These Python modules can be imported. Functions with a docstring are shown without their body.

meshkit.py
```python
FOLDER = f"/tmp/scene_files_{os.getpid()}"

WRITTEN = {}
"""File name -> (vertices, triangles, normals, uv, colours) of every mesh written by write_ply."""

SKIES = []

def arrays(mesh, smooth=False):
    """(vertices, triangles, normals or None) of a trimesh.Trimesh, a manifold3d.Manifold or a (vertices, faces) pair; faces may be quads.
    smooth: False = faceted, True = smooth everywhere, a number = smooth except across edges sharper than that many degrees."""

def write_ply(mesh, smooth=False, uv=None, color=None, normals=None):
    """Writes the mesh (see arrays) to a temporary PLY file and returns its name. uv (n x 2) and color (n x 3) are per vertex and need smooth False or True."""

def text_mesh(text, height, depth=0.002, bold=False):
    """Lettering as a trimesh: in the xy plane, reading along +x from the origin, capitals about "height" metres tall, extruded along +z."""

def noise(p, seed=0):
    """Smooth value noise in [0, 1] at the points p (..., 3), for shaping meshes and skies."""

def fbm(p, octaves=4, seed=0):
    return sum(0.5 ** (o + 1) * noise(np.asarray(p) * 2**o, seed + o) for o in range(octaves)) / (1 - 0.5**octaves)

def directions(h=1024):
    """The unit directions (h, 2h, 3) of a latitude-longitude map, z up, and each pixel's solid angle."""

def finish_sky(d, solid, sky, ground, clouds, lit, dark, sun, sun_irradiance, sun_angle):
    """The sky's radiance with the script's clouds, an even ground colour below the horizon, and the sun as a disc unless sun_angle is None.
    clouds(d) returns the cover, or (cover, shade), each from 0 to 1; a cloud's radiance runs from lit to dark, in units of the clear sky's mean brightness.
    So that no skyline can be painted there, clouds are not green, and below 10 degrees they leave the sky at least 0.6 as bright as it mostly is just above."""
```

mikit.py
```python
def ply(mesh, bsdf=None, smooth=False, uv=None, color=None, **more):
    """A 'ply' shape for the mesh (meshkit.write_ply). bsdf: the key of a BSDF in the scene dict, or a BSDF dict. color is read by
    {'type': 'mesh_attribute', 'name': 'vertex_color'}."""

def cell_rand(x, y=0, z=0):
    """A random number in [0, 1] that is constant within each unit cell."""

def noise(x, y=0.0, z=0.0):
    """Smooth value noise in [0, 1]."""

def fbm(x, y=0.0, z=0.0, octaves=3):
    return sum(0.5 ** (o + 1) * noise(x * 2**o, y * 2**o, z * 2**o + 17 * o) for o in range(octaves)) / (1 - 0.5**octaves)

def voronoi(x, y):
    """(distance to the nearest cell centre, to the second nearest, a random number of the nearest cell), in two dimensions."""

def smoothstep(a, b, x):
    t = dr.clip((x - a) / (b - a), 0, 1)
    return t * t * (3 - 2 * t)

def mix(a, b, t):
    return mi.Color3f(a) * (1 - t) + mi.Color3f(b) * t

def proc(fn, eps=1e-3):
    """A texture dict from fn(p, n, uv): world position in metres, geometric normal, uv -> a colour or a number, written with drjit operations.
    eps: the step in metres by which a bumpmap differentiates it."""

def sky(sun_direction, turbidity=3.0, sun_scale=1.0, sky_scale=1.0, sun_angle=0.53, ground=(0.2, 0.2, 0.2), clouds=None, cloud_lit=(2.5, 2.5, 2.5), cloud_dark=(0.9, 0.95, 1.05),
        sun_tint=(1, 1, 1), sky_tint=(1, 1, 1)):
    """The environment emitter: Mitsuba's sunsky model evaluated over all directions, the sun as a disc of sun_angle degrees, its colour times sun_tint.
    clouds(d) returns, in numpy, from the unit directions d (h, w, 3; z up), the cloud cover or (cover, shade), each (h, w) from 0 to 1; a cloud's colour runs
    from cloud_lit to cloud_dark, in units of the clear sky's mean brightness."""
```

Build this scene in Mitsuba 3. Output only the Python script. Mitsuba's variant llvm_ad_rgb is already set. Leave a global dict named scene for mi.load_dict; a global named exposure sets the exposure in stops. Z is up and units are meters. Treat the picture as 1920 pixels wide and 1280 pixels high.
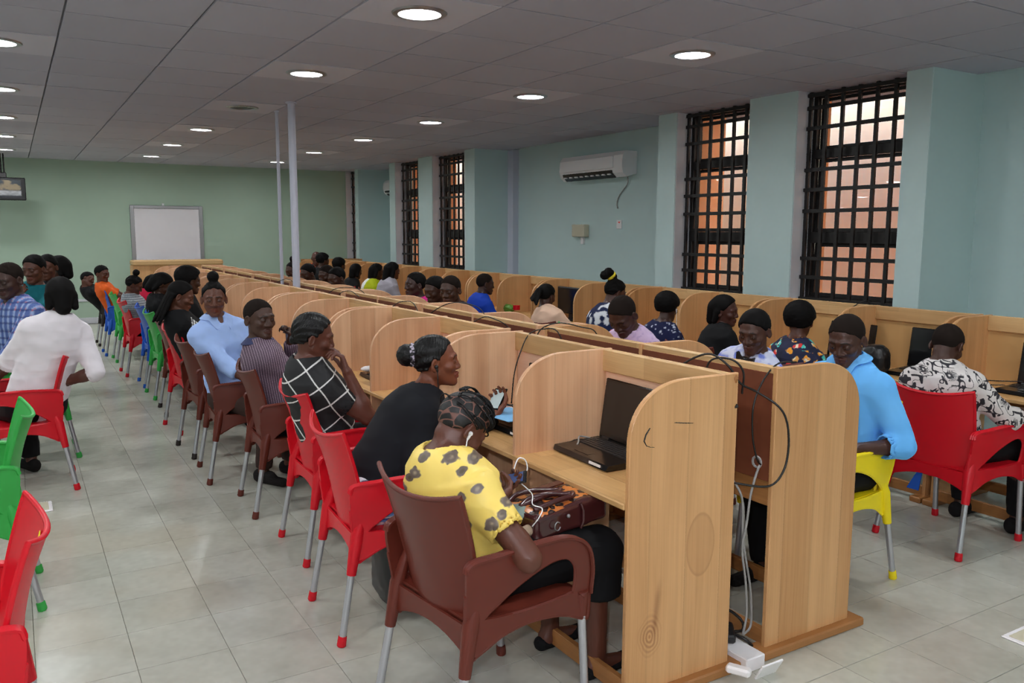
import math, random
import numpy as np, trimesh, manifold3d as m3, shapely.geometry as sg
import drjit as dr, mitsuba as mi, mikit, meshkit
from mikit import noise, fbm, voronoi, cell_rand, smoothstep, mix, proc

random.seed(7); np.random.seed(7)
RNG = np.random.default_rng(11)
T = mi.ScalarTransform4f

# ---------------------------------------------------------------- camera, sky, lights, exposure
EYE = np.array([0.0, 0.0, 1.65])
YAW, PIT, ROLL, FPX = 0.54094, 0.13078, -0.00338, 1552.8
_fw = np.array([math.sin(YAW) * math.cos(PIT), math.cos(YAW) * math.cos(PIT), -math.sin(PIT)])
_rt = np.array([math.cos(YAW), -math.sin(YAW), 0.0])
_up = np.cross(_rt, _fw)
_up = _up * math.cos(ROLL) + _rt * -math.sin(ROLL) * -1
exposure = 0.70
CEIL = 2.88
LAMP_L = 58.0
FLASH_I = 4.6
scene, labels = {}, {}
scene['camera'] = {'type': 'perspective', 'fov': math.degrees(2 * math.atan(960 / FPX)), 'fov_axis': 'x', 'near_clip': 0.05, 'far_clip': 200.0,
                   'to_world': T().look_at(origin=EYE.tolist(), target=(EYE + _fw).tolist(), up=_up.tolist())}
scene['sky'] = {**mikit.sky([0.7, -0.2, 0.7], turbidity=4.0, sun_scale=0.0, sky_scale=38.0), 'sampling_weight': 6.0}
# the photographer's flash, just above and left of the lens
scene['camera_flash'] = {'type': 'point', 'position': [-0.07, 0.0, 1.80], 'intensity': {'type': 'rgb', 'value': [FLASH_I, FLASH_I, FLASH_I * 1.08]}}


def C(r, g, b):
    x = np.array([r, g, b]) / 255.0
    return [float(v) for v in np.where(x < 0.04045, x / 12.92, ((x + 0.055) / 1.055) ** 2.4)]


def rgb(*c):
    return {'type': 'rgb', 'value': C(*c)}


def bsdf(key, base, rough=0.5, **kw):
    base = base if isinstance(base, dict) else rgb(*base)
    scene[key] = {'type': 'twosided', 'bsdf': {'type': 'principled', 'base_color': base, 'roughness': rough, **kw}}
    return key


def pr(fn):
    return proc(fn)


def tri(p, n):
    """planar coordinates on the face's dominant axis"""
    ax, ay, az = dr.abs(n.x), dr.abs(n.y), dr.abs(n.z)
    top = (az > ax) & (az > ay)
    u = dr.select(top, p.x, dr.select(ax > ay, p.y, p.x))
    v = dr.select(top, p.y, p.z)
    return u, v


# ---------------------------------------------------------------- materials
def wood_fn(light, dark, across, along, board=0.16):
    L, D = C(*light), C(*dark)

    def fn(p, n, uv):
        a = {'x': p.x, 'y': p.y, 'z': p.z}[across]
        l = {'x': p.x, 'y': p.y, 'z': p.z}[along]
        o = p.y if across != 'y' else p.x
        k = dr.floor((a + 0.07 * dr.floor(o / 0.7)) / board)
        tone = cell_rand(k, dr.floor(o / 0.37), 3)
        w = a + 0.02 * noise(l * 3.0, a * 4.0, o * 5)
        g = fbm(w * 70.0, l * 2.2, k * 7.3 + o * 1.5, octaves=3)
        g2 = noise(w * 260.0, l * 5.0, k)
        big = fbm(w * 14.0, l * 1.1, k * 3.1 + o, octaves=2)
        t = dr.clip(0.32 * g + 0.16 * g2 + 0.62 * big + 0.34 * tone - 0.24, 0, 1)
        seam = dr.exp(-dr.square((a + 0.07 * dr.floor(o / 0.7)) / board - k) * 3.0e4 * board * board)
        c = mix(L, D, t)
        knot = noise(w * 11.0 + 31, l * 2.1 + 7, o * 1.7)
        c = mix(c, mi.Color3f(D) * 0.72, smoothstep(0.80, 0.93, knot) * 0.65)
        return c * (1 - 0.14 * seam)
    return fn


bsdf('wood_upright', pr(wood_fn((230, 188, 150), (188, 136, 98), 'x', 'z', 0.17)), 0.42, specular=0.45)
_warm = wood_fn((216, 168, 118), (174, 122, 74), 'x', 'z', 0.17)


def warm_fn(p, n, uv):
    # heartwood knots and an old water mark on the near end panel
    c = _warm(p, n, uv)
    near = dr.select(p.y < 2.2, 1.0, 0.0)
    d = dr.sqrt(dr.square((p.x - 1.845) * 1.5) + dr.square(p.z - 0.235)) + 0.012 * (noise(p.x * 30, p.z * 30, 1) - 0.5)
    ring = (0.5 + 0.5 * dr.cos(d * 330.0)) * smoothstep(0.105, 0.02, d)
    tail = smoothstep(0.022, 0.0, dr.abs(p.x - 1.875 - 0.10 * (p.z - 0.34))) * smoothstep(0.20, 0.30, p.z) * smoothstep(0.46, 0.36, p.z)
    e = dr.sqrt(dr.square((p.x - 2.075) * 1.75) + dr.square(p.z - 0.53))
    mark = smoothstep(0.125, 0.115, e) * (0.45 + 0.55 * smoothstep(0.10, 0.12, e))
    c = mix(c, C(132, 78, 42), near * dr.clip(0.55 * ring + 0.5 * tail, 0, 1))
    return mix(c, C(166, 116, 74), near * 0.55 * mark)


bsdf('wood_warm', pr(warm_fn), 0.40, specular=0.45)
bsdf('wood_lengthwise', pr(wood_fn((212, 176, 126), (174, 132, 86), 'z', 'y', 0.21)), 0.42, specular=0.45)
bsdf('wood_desk', pr(wood_fn((208, 168, 114), (168, 124, 76), 'x', 'y', 0.15)), 0.36, specular=0.5)
bsdf('wood_base', pr(wood_fn((176, 122, 70), (136, 88, 46), 'z', 'y', 0.3)), 0.5)
bsdf('plywood', pr(wood_fn((228, 190, 164), (206, 160, 132), 'z', 'y', 0.6)), 0.55)


def hardboard_fn(p, n, uv):
    b = fbm(p.y * 3, p.z * 9, p.x * 3, octaves=4)
    c = mix(C(128, 70, 44), C(84, 42, 28), b)
    s = smoothstep(0.80, 0.86, noise(p.y * 9 + 4, p.z * 13, p.x * 3)) * smoothstep(0.4, 0.7, noise(p.y * 60, p.z * 60, 2))
    return mix(c, C(196, 164, 144), s * 0.8)


bsdf('hardboard', pr(hardboard_fn), 0.5)


def wall_fn(p, n, uv):
    b = fbm(p.x * 1.2 + 3, p.y * 1.2, p.z * 1.2, octaves=3)
    s = noise(p.x * 40, p.y * 40, p.z * 40)
    return mix(C(196, 217, 217), C(187, 210, 210), b * 0.8 + s * 0.2)


def wallback_fn(p, n, uv):
    b = fbm(p.x * 1.2 + 3, p.y * 1.2, p.z * 1.2, octaves=3)
    return mix(C(176, 198, 180), C(168, 190, 172), b)


bsdf('wall_paint', pr(wall_fn), 0.55, specular=0.3)
bsdf('wall_paint_mint', pr(wallback_fn), 0.55, specular=0.3)
bsdf('reveal_paint', (206, 208, 216), 0.6)
bsdf('plain_wall', (196, 206, 200), 0.7)
for i, c in enumerate([(166, 165, 176), (164, 163, 174), (168, 167, 178)]):
    bsdf(f'ceiling_board_{i}', c, 0.85, specular=0.2)
bsdf('ceiling_grid', (142, 140, 146), 0.7)
bsdf('lamp_board', (182, 180, 190), 0.8)


def floor_fn(p, n, uv):
    k = cell_rand(dr.floor((p.x + 0.025) / 0.333), dr.floor((p.y - 0.55) / 0.3385), 5)
    b = fbm(p.x * 5 + 9, p.y * 5, 1.0, octaves=4)
    s = fbm(p.x * 34, p.y * 34, 2.0, octaves=2)
    c = mix(C(184, 184, 174), C(158, 157, 145), dr.clip(b * 0.75 + s * 0.35 + k * 0.28 - 0.2, 0, 1))
    return mix(c, C(168, 150, 124), smoothstep(0.62, 0.8, fbm(p.x * 1.6 + 2, p.y * 1.6, 4, octaves=3)) * 0.22)


bsdf('floor_tile', pr(floor_fn), 0.24, specular=0.5)
bsdf('grout', (128, 126, 116), 0.8)
bsdf('black_metal', (26, 24, 24), 0.45, specular=0.5)
bsdf('black_plastic', (22, 22, 24), 0.35, specular=0.5)
bsdf('black_gloss', (16, 15, 15), 0.12, specular=0.6)
bsdf('screen', (20, 22, 24), 0.12, specular=0.6)
bsdf('key_black', (40, 38, 38), 0.4)
bsdf('white_plastic', (230, 228, 230), 0.4)
bsdf('cream_plastic', (196, 190, 168), 0.45)
bsdf('board_white', (232, 228, 234), 0.3, specular=0.4)
bsdf('aluminium', (176, 176, 180), 0.32, metallic=0.85)
bsdf('steel_leg', (196, 196, 204), 0.28, metallic=0.8)
bsdf('pole_paint', (196, 198, 214), 0.4)
bsdf('grey_cable', (150, 148, 146), 0.5)
bsdf('black_cable', (20, 18, 18), 0.4)
bsdf('white_cable', (236, 236, 238), 0.4)
bsdf('red_lamp', (255, 60, 60), 0.3)
scene['pane_glass'] = {'type': 'thindielectric', 'int_ior': 1.5}
for nm, c in dict(brown=(92, 38, 28), red=(196, 18, 34), green=(52, 160, 70), blue=(34, 88, 186), yellow=(238, 214, 24), dark=(42, 34, 34)).items():
    bsdf('plastic_' + nm, c, 0.36, specular=0.36)


def plaster_fn(p, n, uv):
    b = fbm(p.y * 0.9, p.z * 0.9, 5, octaves=3)
    return mix(C(250, 190, 138), C(242, 170, 116), b)


bsdf('orange_plaster', pr(plaster_fn), 0.8)
# body, cloth: colours per vertex
scene['skin'] = {'type': 'twosided', 'bsdf': {'type': 'principled', 'base_color': {'type': 'mesh_attribute', 'name': 'vertex_color'}, 'roughness': 0.42, 'specular': 0.42}}
scene['cloth'] = {'type': 'twosided', 'bsdf': {'type': 'principled', 'base_color': {'type': 'mesh_attribute', 'name': 'vertex_color'}, 'roughness': 0.85, 'specular': 0.2, 'sheen': 0.3}}
bsdf('hair', (12, 10, 10), 0.7, specular=0.12)
bsdf('hair_shaved', (30, 23, 20), 0.85, specular=0.1)
bsdf('hair_gloss', (10, 9, 10), 0.45, specular=0.28)
scene['eye'] = {'type': 'principled', 'base_color': {'type': 'mesh_attribute', 'name': 'vertex_color'}, 'roughness': 0.12, 'specular': 0.5}


# ---------------------------------------------------------------- mesh helpers
def rot_z(a):
    c, s = math.cos(a), math.sin(a)
    return np.array([[c, -s, 0], [s, c, 0], [0, 0, 1.0]])


def box(x0, x1, y0, y1, z0, z1, b=0.0):
    if b <= 0:
        v = np.array([[x, y, z] for x in (x0, x1) for y in (y0, y1) for z in (z0, z1)], float)
        f = np.array([[0, 1, 3], [0, 3, 2], [4, 6, 7], [4, 7, 5], [0, 4, 5], [0, 5, 1], [2, 3, 7], [2, 7, 6], [0, 2, 6], [0, 6, 4], [1, 5, 7], [1, 7, 3]])
        return trimesh.Trimesh(v, f, process=False)
    b = min(b, (x1 - x0) * 0.45, (y1 - y0) * 0.45, (z1 - z0) * 0.45)
    pts = []
    for x, sx in ((x0, 1), (x1, -1)):
        for y, sy in ((y0, 1), (y1, -1)):
            for z, sz in ((z0, 1), (z1, -1)):
                pts += [(x + sx * b, y + sy * b, z), (x + sx * b, y, z + sz * b), (x, y + sy * b, z + sz * b)]
    return man(m3.Manifold.hull_points(np.array(pts, float)))


def man(m):
    g = m.to_mesh()
    return trimesh.Trimesh(np.array(g.vert_properties)[:, :3], np.array(g.tri_verts), process=False)


def cat(*ms):
    ms = [m for m in ms if m is not None]
    return trimesh.util.concatenate(ms)


def moved(m, R=None, t=None):
    v = np.array(m.vertices)
    if R is not None:
        v = v @ np.asarray(R).T
    if t is not None:
        v = v + np.asarray(t)
    return trimesh.Trimesh(v, m.faces, process=False)


def extr(poly, t, axis='y', at=0.0):
    """extrude a polygon; axis y: polygon in xz, x: polygon in yz, z: polygon in xy"""
    m = trimesh.creation.extrude_polygon(poly, t, engine='earcut')
    v = np.array(m.vertices)
    if axis == 'y':
        v = np.c_[v[:, 0], at + v[:, 2], v[:, 1]]
        f = m.faces[:, ::-1]
    elif axis == 'x':
        v = np.c_[at + v[:, 2], v[:, 0], v[:, 1]]
        f = m.faces
    else:
        v = v + [0, 0, at]
        f = m.faces
    return trimesh.Trimesh(v, f, process=False)


def bez(pts, n=24):
    """Catmull-Rom through the points"""
    p = np.asarray(pts, float)
    q = np.vstack([2 * p[0] - p[1], p, 2 * p[-1] - p[-2]])
    out = []
    for i in range(len(p) - 1):
        for t in np.linspace(0, 1, n, endpoint=False):
            a, b, c, d = q[i:i + 4]
            out.append(0.5 * (2 * b + (c - a) * t + (2 * a - 5 * b + 4 * c - d) * t * t + (3 * b - a - 3 * c + d) * t ** 3))
    out.append(p[-1])
    return np.array(out)


def tube(pts, r, sides=8, caps=True, squash=None):
    p = np.asarray(pts, float)
    n = len(p)
    r = np.broadcast_to(np.asarray(r, float), (n,))
    t = np.gradient(p, axis=0)
    t /= np.linalg.norm(t, axis=1, keepdims=True) + 1e-12
    a = np.cross(t[0], [0, 0, 1.0] if abs(t[0][2]) < 0.9 else [1.0, 0, 0])
    A = []
    for i in range(n):
        a = a - t[i] * (a @ t[i])
        a = a / (np.linalg.norm(a) + 1e-12)
        A.append(a)
    A = np.array(A)
    B = np.cross(t, A)
    ang = np.arange(sides) * 2 * np.pi / sides
    v = p[:, None] + r[:, None, None] * (np.cos(ang)[None, :, None] * A[:, None] + np.sin(ang)[None, :, None] * B[:, None])
    i, j = np.meshgrid(np.arange(n - 1), np.arange(sides), indexing='ij')
    q = np.stack([i * sides + j, i * sides + (j + 1) % sides, (i + 1) * sides + (j + 1) % sides, (i + 1) * sides + j], -1).reshape(-1, 4)
    f = np.vstack([q[:, [0, 1, 2]], q[:, [0, 2, 3]]])
    v = v.reshape(-1, 3)
    if caps:
        v = np.vstack([v, p[:1], p[-1:]])
        j = np.arange(sides)
        f = np.vstack([f, np.c_[(j + 1) % sides, j, np.full(sides, n * sides)], np.c_[(n - 1) * sides + j, (n - 1) * sides + (j + 1) % sides, np.full(sides, n * sides + 1)]])
    return trimesh.Trimesh(v, f, process=False)


def lathe(profile, sides=24, at=(0, 0, 0)):
    pr_ = np.asarray(profile, float)
    ang = np.arange(sides) * 2 * np.pi / sides
    v = np.stack([pr_[:, 0][:, None] * np.cos(ang), pr_[:, 0][:, None] * np.sin(ang), np.repeat(pr_[:, 1][:, None], sides, 1)], -1)
    n = len(pr_)
    i, j = np.meshgrid(np.arange(n - 1), np.arange(sides), indexing='ij')
    q = np.stack([i * sides + j, i * sides + (j + 1) % sides, (i + 1) * sides + (j + 1) % sides, (i + 1) * sides + j], -1).reshape(-1, 4)
    return trimesh.Trimesh(v.reshape(-1, 3) + np.asarray(at), np.vstack([q[:, [0, 1, 2]], q[:, [0, 2, 3]]]), process=False)


def key_for(name):
    if name not in scene and name not in labels:
        return name
    k = 1
    while f'{name}_{k:03d}' in scene or f'{name}_{k:03d}' in labels:
        k += 1
    return f'{name}_{k:03d}'


def put(name, mesh, mat, parent=None, smooth=False, label=None, **more):
    key = key_for(f'{parent}__{name}' if parent else name)
    scene[key] = mikit.ply(mesh, mat, smooth, **more) if not isinstance(mesh, dict) else {**mesh, **more, 'bsdf': {'type': 'ref', 'id': mat}}
    if label:
        labels[key] = {'label': label}
    return key


def thing(name, label, category, group=None):
    key = key_for(name)
    labels[key] = {'label': label, 'category': category}
    if group:
        labels[key]['group'] = group
    return key


def single(name, mesh, mat, label, category, group=None, smooth=False, **more):
    key = put(name, mesh, mat, None, smooth, **more)
    labels[key] = {'label': label, 'category': category}
    if group:
        labels[key]['group'] = group
    return key


def struct(name, mesh, mat, label=None, parent=None, smooth=False, **more):
    key = put(name, mesh, mat, parent, smooth, **more)
    if not parent:
        labels[key] = {'kind': 'structure', 'label': label or name.replace('_', ' '), 'category': name.split('_')[0]}
    return key


def plc(x, y, z=0.0, deg=0.0, s=(1, 1, 1)):
    return T().translate([x, y, z]).rotate([0, 0, 1], deg).scale(list(s))

# ---------------------------------------------------------------- the room shell
YB, YF, XL = 16.6, -5.0, -6.5           # back wall, wall behind the camera, left wall
XP, XW, XR = 5.95, 6.13, 6.62           # pier fronts, window plane, recessed wall
struct('floor', box(XL, 7.0, YF, YB + 0.2, -0.2, -0.004), 'grout', 'tiled floor of the computer room')
TX, TY, X0, Y0 = 0.333, 0.3385, -0.025, 0.55


def frustum(x, y, z=0.0):
    d = np.array([x, y, z]) - EYE
    w = d @ _fw
    if w < 0.3:
        return None
    return 960 + FPX * (d @ _rt) / w, 640 - FPX * (d @ _up) / w, w


tiles = []
for i in range(-20, 21):
    for j in range(-17, 48):
        x0, y0 = X0 + i * TX, Y0 + j * TY
        if x0 + TX > 6.6 or y0 + TY > YB or x0 < XL or y0 < YF:
            continue
        pp = frustum(x0 + TX / 2, y0 + TY / 2)
        seen = pp is not None and -120 < pp[0] < 2040 and 300 < pp[1] < 1400
        tiles.append((not seen, pp[2] if pp else 99, x0, y0))
tiles.sort()
tile_ply = mikit.ply(box(0.0012, TX - 0.0012, 0.0012, TY - 0.0012, -0.01, 0.0, 0.0009), None)
rest = []
for k, (_, w, x0, y0) in enumerate(tiles):
    if k < 300:
        put('tile', tile_ply, 'floor_tile', 'floor', to_world=plc(x0, y0))
    else:
        rest.append(moved(box(0.0012, TX - 0.0012, 0.0012, TY - 0.0012, -0.01, 0.0), t=(x0, y0, 0)))
labels[put('tile_field', cat(*rest), 'floor_tile', 'floor')] = {'kind': 'stuff', 'label': 'remaining floor tiles'}

# ceiling: grid of boards hung below the slab, downlights in every third board
struct('ceiling', box(XL, 7.0, YF, YB + 0.2, CEIL + 0.022, CEIL + 0.2), 'ceiling_grid', 'suspended ceiling of square boards')
CX, CY, CX0, CY0 = 0.688, 0.70, 0.337, 4.80
board_ply = mikit.ply(box(0.006, CX - 0.006, 0.006, CY - 0.006, 0, 0.014, 0.002), None)
rest = []
lamps = []
for i in range(-11, 11):
    for j in range(-15, 18):
        x0, y0 = CX0 + i * CX, CY0 + j * CY
        if x0 < XL or y0 < YF or x0 + CX > 6.7 or y0 + CY > YB + 0.3:
            continue
        has = (i + 1) % 3 == 0 and (j + 1) % 3 == 0 and x0 < 5.0
        if has:
            lamps.append((x0 + CX / 2, y0 + CY / 2))
        pp = frustum(x0 + CX / 2, y0 + CY / 2, CEIL)
        if pp and -150 < pp[0] < 2070 and -150 < pp[1] < 700:
            put('board', board_ply, 'lamp_board' if has else f'ceiling_board_{RNG.integers(3)}', 'ceiling', to_world=plc(x0, y0, CEIL - 0.002 * RNG.random() - (0.004 if has else 0)))
        else:
            rest.append(moved(box(0.006, CX - 0.006, 0.006, CY - 0.006, 0, 0.014), t=(x0, y0, CEIL)))
labels[put('board_field', cat(*rest), 'ceiling_board_0', 'ceiling')] = {'kind': 'stuff', 'label': 'ceiling boards outside the picture'}

ring_m = lathe([(0.118, 0.0), (0.122, -0.010), (0.150, -0.008), (0.158, 0.0), (0.118, 0.0)], 32)
disc_m = trimesh.Trimesh(np.vstack([[[0, 0, 0]], [[0.119 * math.cos(a), 0.119 * math.sin(a), 0] for a in np.arange(28) * 2 * np.pi / 28]]),
                         [[0, 1 + (k + 1) % 28, 1 + k] for k in range(28)], process=False)
ring_ply, disc_ply = mikit.ply(ring_m, None, 40), mikit.ply(disc_m, None)
COLS, ROWS = ['left column', 'middle column', 'right column'], ['nearest', 'second', 'third', 'fourth', 'fifth', 'sixth', 'farthest']
for (x, y) in lamps:
    pp = frustum(x, y, CEIL)
    vis = pp and -60 < pp[0] < 1980 and -20 < pp[1] < 700
    dead = abs(x - 2.06) < 0.3 and abs(y - 8.66) < 0.5
    if vis:
        col = min(2, max(0, round(x / 2.06)))
        row = int(round((y - 4.45) / 2.1))
        lab = 'unlit dark round downlight in a ceiling full of lit ones' if dead else f'lit round downlight, {COLS[col]} of ceiling lamps, {ROWS[min(row, 6)]} row from the camera'
    else:
        lab = 'round ceiling downlight beyond the edge of the picture'
    t = thing('ceiling_light', lab, 'ceiling light', 'round downlights in the ceiling')
    put('ring', ring_ply, 'aluminium', t, to_world=plc(x, y, CEIL - 0.0055))
    d = put('diffuser', disc_ply, 'black_plastic' if dead else 'white_plastic', t, to_world=plc(x, y, CEIL - 0.008))
    if not dead:
        scene[d]['emitter'] = {'type': 'area', 'radiance': {'type': 'rgb', 'value': [LAMP_L * 0.98, LAMP_L * 1.02, LAMP_L * 1.02]}}

# walls
struct('wall_back', box(XL, 7.0, YB, YB + 0.2, 0, CEIL + 0.1), 'wall_paint_mint', 'mint green back wall with the whiteboard')
struct('wall_left', box(XL - 0.2, XL, YF, YB, 0, CEIL + 0.1), 'plain_wall', 'left wall outside the picture')
struct('wall_front', box(XL, 7.0, YF - 0.2, YF, 0, CEIL + 0.1), 'plain_wall', 'wall behind the camera')
struct('baseboard_back', box(XL, 7.0, YB - 0.014, YB, 0, 0.11, 0.003), 'reveal_paint', 'pale skirting along the back wall')
# window wall: sections of recessed wall, and piers that stand forward of it
WIN = [(4.06, 5.09), (5.64, 6.63), (11.33, 12.46), (13.0, 14.0), (16.03, 16.58)]
ZS, ZT = 1.04, CEIL
solid = [(YF, 3.84), (6.91, 10.97), (14.25, 15.85)]
for w in [box(XR, 6.8, a, b, 0, CEIL + 0.05) for a, b in solid] + [box(XW + 0.06, 6.36, a, b, 0, ZS) for a, b in WIN]:
    struct('wall_right', w, 'wall_paint', 'pale teal wall on the window side')
for a, b in [(3.84, 4.06), (5.09, 5.64), (6.63, 6.91), (11.0, 11.33), (12.46, 13.0), (14.0, 14.25), (15.85, 16.03)]:
    p = struct('pillar', box(XP, 6.30, a, b, 0, CEIL + 0.05, 0.004), 'wall_paint', 'pale teal wall pier between the windows')
    struct('facade', box(6.30, 6.40, a + (0.13 if a in (3.84, 11.0, 15.85) else -0.002), b - (0.13 if b in (6.91, 14.25) else -0.002), -1.0, CEIL + 0.2), 'orange_plaster', 'orange plastered outer face of the wall')
for a, b, y in [(3.84, 3.96, 3.962), (6.79, 6.91, 6.778), (11.0, 11.12, 11.122), (14.13, 14.25, 14.118), (15.85, 15.97, 15.972)]:
    struct('pillar', box(6.295, 6.79, a, b, 0, CEIL + 0.05), 'wall_paint', 'inner return of a wall pier')
    struct('facade', box(6.40, 6.80, y, y + 0.01, -1.0, CEIL + 0.2), 'orange_plaster', 'orange plastered outer return of the wall')
# white reveals on the far side of each opening
for k, (a, b) in enumerate(WIN):
    struct('trim_' + str(k + 1), cat(box(XP + 0.012, XW + 0.08, b - 0.004, b + 0.002, ZS, CEIL), box(XW - 0.03, XW + 0.12, a, b, ZS - 0.03, ZS, 0.004)), 'reveal_paint', 'white painted reveal and sill of a window')
# conduit in the corner of the far recess, trunking on the back wall
single('wall_conduit', box(XR - 0.10, XR + 0.01, 10.84, 11.0, 0, CEIL, 0.004), 'pole_paint', 'lavender grey vertical duct in the wall corner left of the nearer air conditioner', 'duct')
single('cable_trunking', box(-3.0, 1.9, YB - 0.022, YB + 0.005, 0.40, 0.445, 0.003), 'reveal_paint', 'thin white cable trunking low on the back wall', 'trunking')

ZBAR = [2.736, 2.562, 2.205, 2.032, 1.847, 1.43, 1.264]
for k, (a, b) in enumerate(WIN):
    W = f'window_{k + 1}'
    labels[W] = {'kind': 'structure', 'label': 'tall window with black burglar bars', 'category': 'window'}
    x = XW + 0.035
    # fixed frame and two deep transoms
    put('frame', cat(box(x, x + 0.05, a, a + 0.045, ZS, ZT, 0.003), box(x, x + 0.05, b - 0.045, b, ZS, ZT, 0.003), box(x, x + 0.05, a + 0.04, b - 0.04, ZT - 0.05, ZT, 0.003), box(x, x + 0.05, a + 0.04, b - 0.04, ZS, ZS + 0.055, 0.003)), 'black_metal', W)
    for z0, z1 in ((2.305, 2.385), (1.565, 1.665)):
        put('transom', box(x - 0.012, x + 0.05, a + 0.04, b - 0.04, z0, z1, 0.003), 'black_metal', W)
    for q, (z0, z1, tilt) in enumerate(((2.385, ZT - 0.05, 0), (1.665, 2.305, 0.11 if k == 1 else 0.03), (ZS + 0.055, 1.565, 0.07))):
        R = np.array([[math.cos(tilt), 0, math.sin(tilt)], [0, 1, 0], [-math.sin(tilt), 0, math.cos(tilt)]])
        piv = np.array([x + 0.055, 0, z1])
        h = z1 - z0

        def hung(m):
            return moved(moved(m, t=-piv), R.T if False else R, piv)
        fr = put('sash', hung(cat(box(x + 0.055, x + 0.08, a + 0.045, a + 0.075, z0, z1), box(x + 0.055, x + 0.08, b - 0.075, b - 0.045, z0, z1), box(x + 0.055, x + 0.08, a + 0.07, b - 0.07, z1 - 0.03, z1), box(x + 0.055, x + 0.08, a + 0.07, b - 0.07, z0, z0 + 0.03))), 'black_metal', W)
        g = trimesh.Trimesh(np.array([[x + 0.067, a + 0.07, z0 + 0.02], [x + 0.067, b - 0.07, z0 + 0.02], [x + 0.067, b - 0.07, z1 - 0.02], [x + 0.067, a + 0.07, z1 - 0.02]]), [[0, 2, 1], [0, 3, 2]], process=False)
        put('pane', hung(g), 'pane_glass', fr)
    # burglar bars on the room side
    n = max(3, int(round((b - a) / 0.160)))
    xb = XW - 0.035
    for i in range(n + 1):
        y = a + 0.02 + (b - a - 0.04) * i / n
        put('bar', box(xb, xb + 0.022, y - 0.015, y + 0.015, ZS + 0.005, ZT - 0.005), 'black_metal', W)
    for z in ZBAR + [ZS + 0.03, ZT - 0.035]:
        put('bar', box(xb - 0.02, xb + 0.002, a - 0.015, b + 0.015, z - 0.016, z + 0.016), 'black_metal', W)
# building outside the windows
struct('wall_outside', box(8.0, 8.4, -2.0, 24.0, -1.0, 8.5), 'orange_plaster', 'orange plastered wall seen outside through the barred windows')
struct('ground', box(7.0, 60, -30, 60, -1.1, -1.0), 'floor_tile', 'ground outside the windows')

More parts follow.
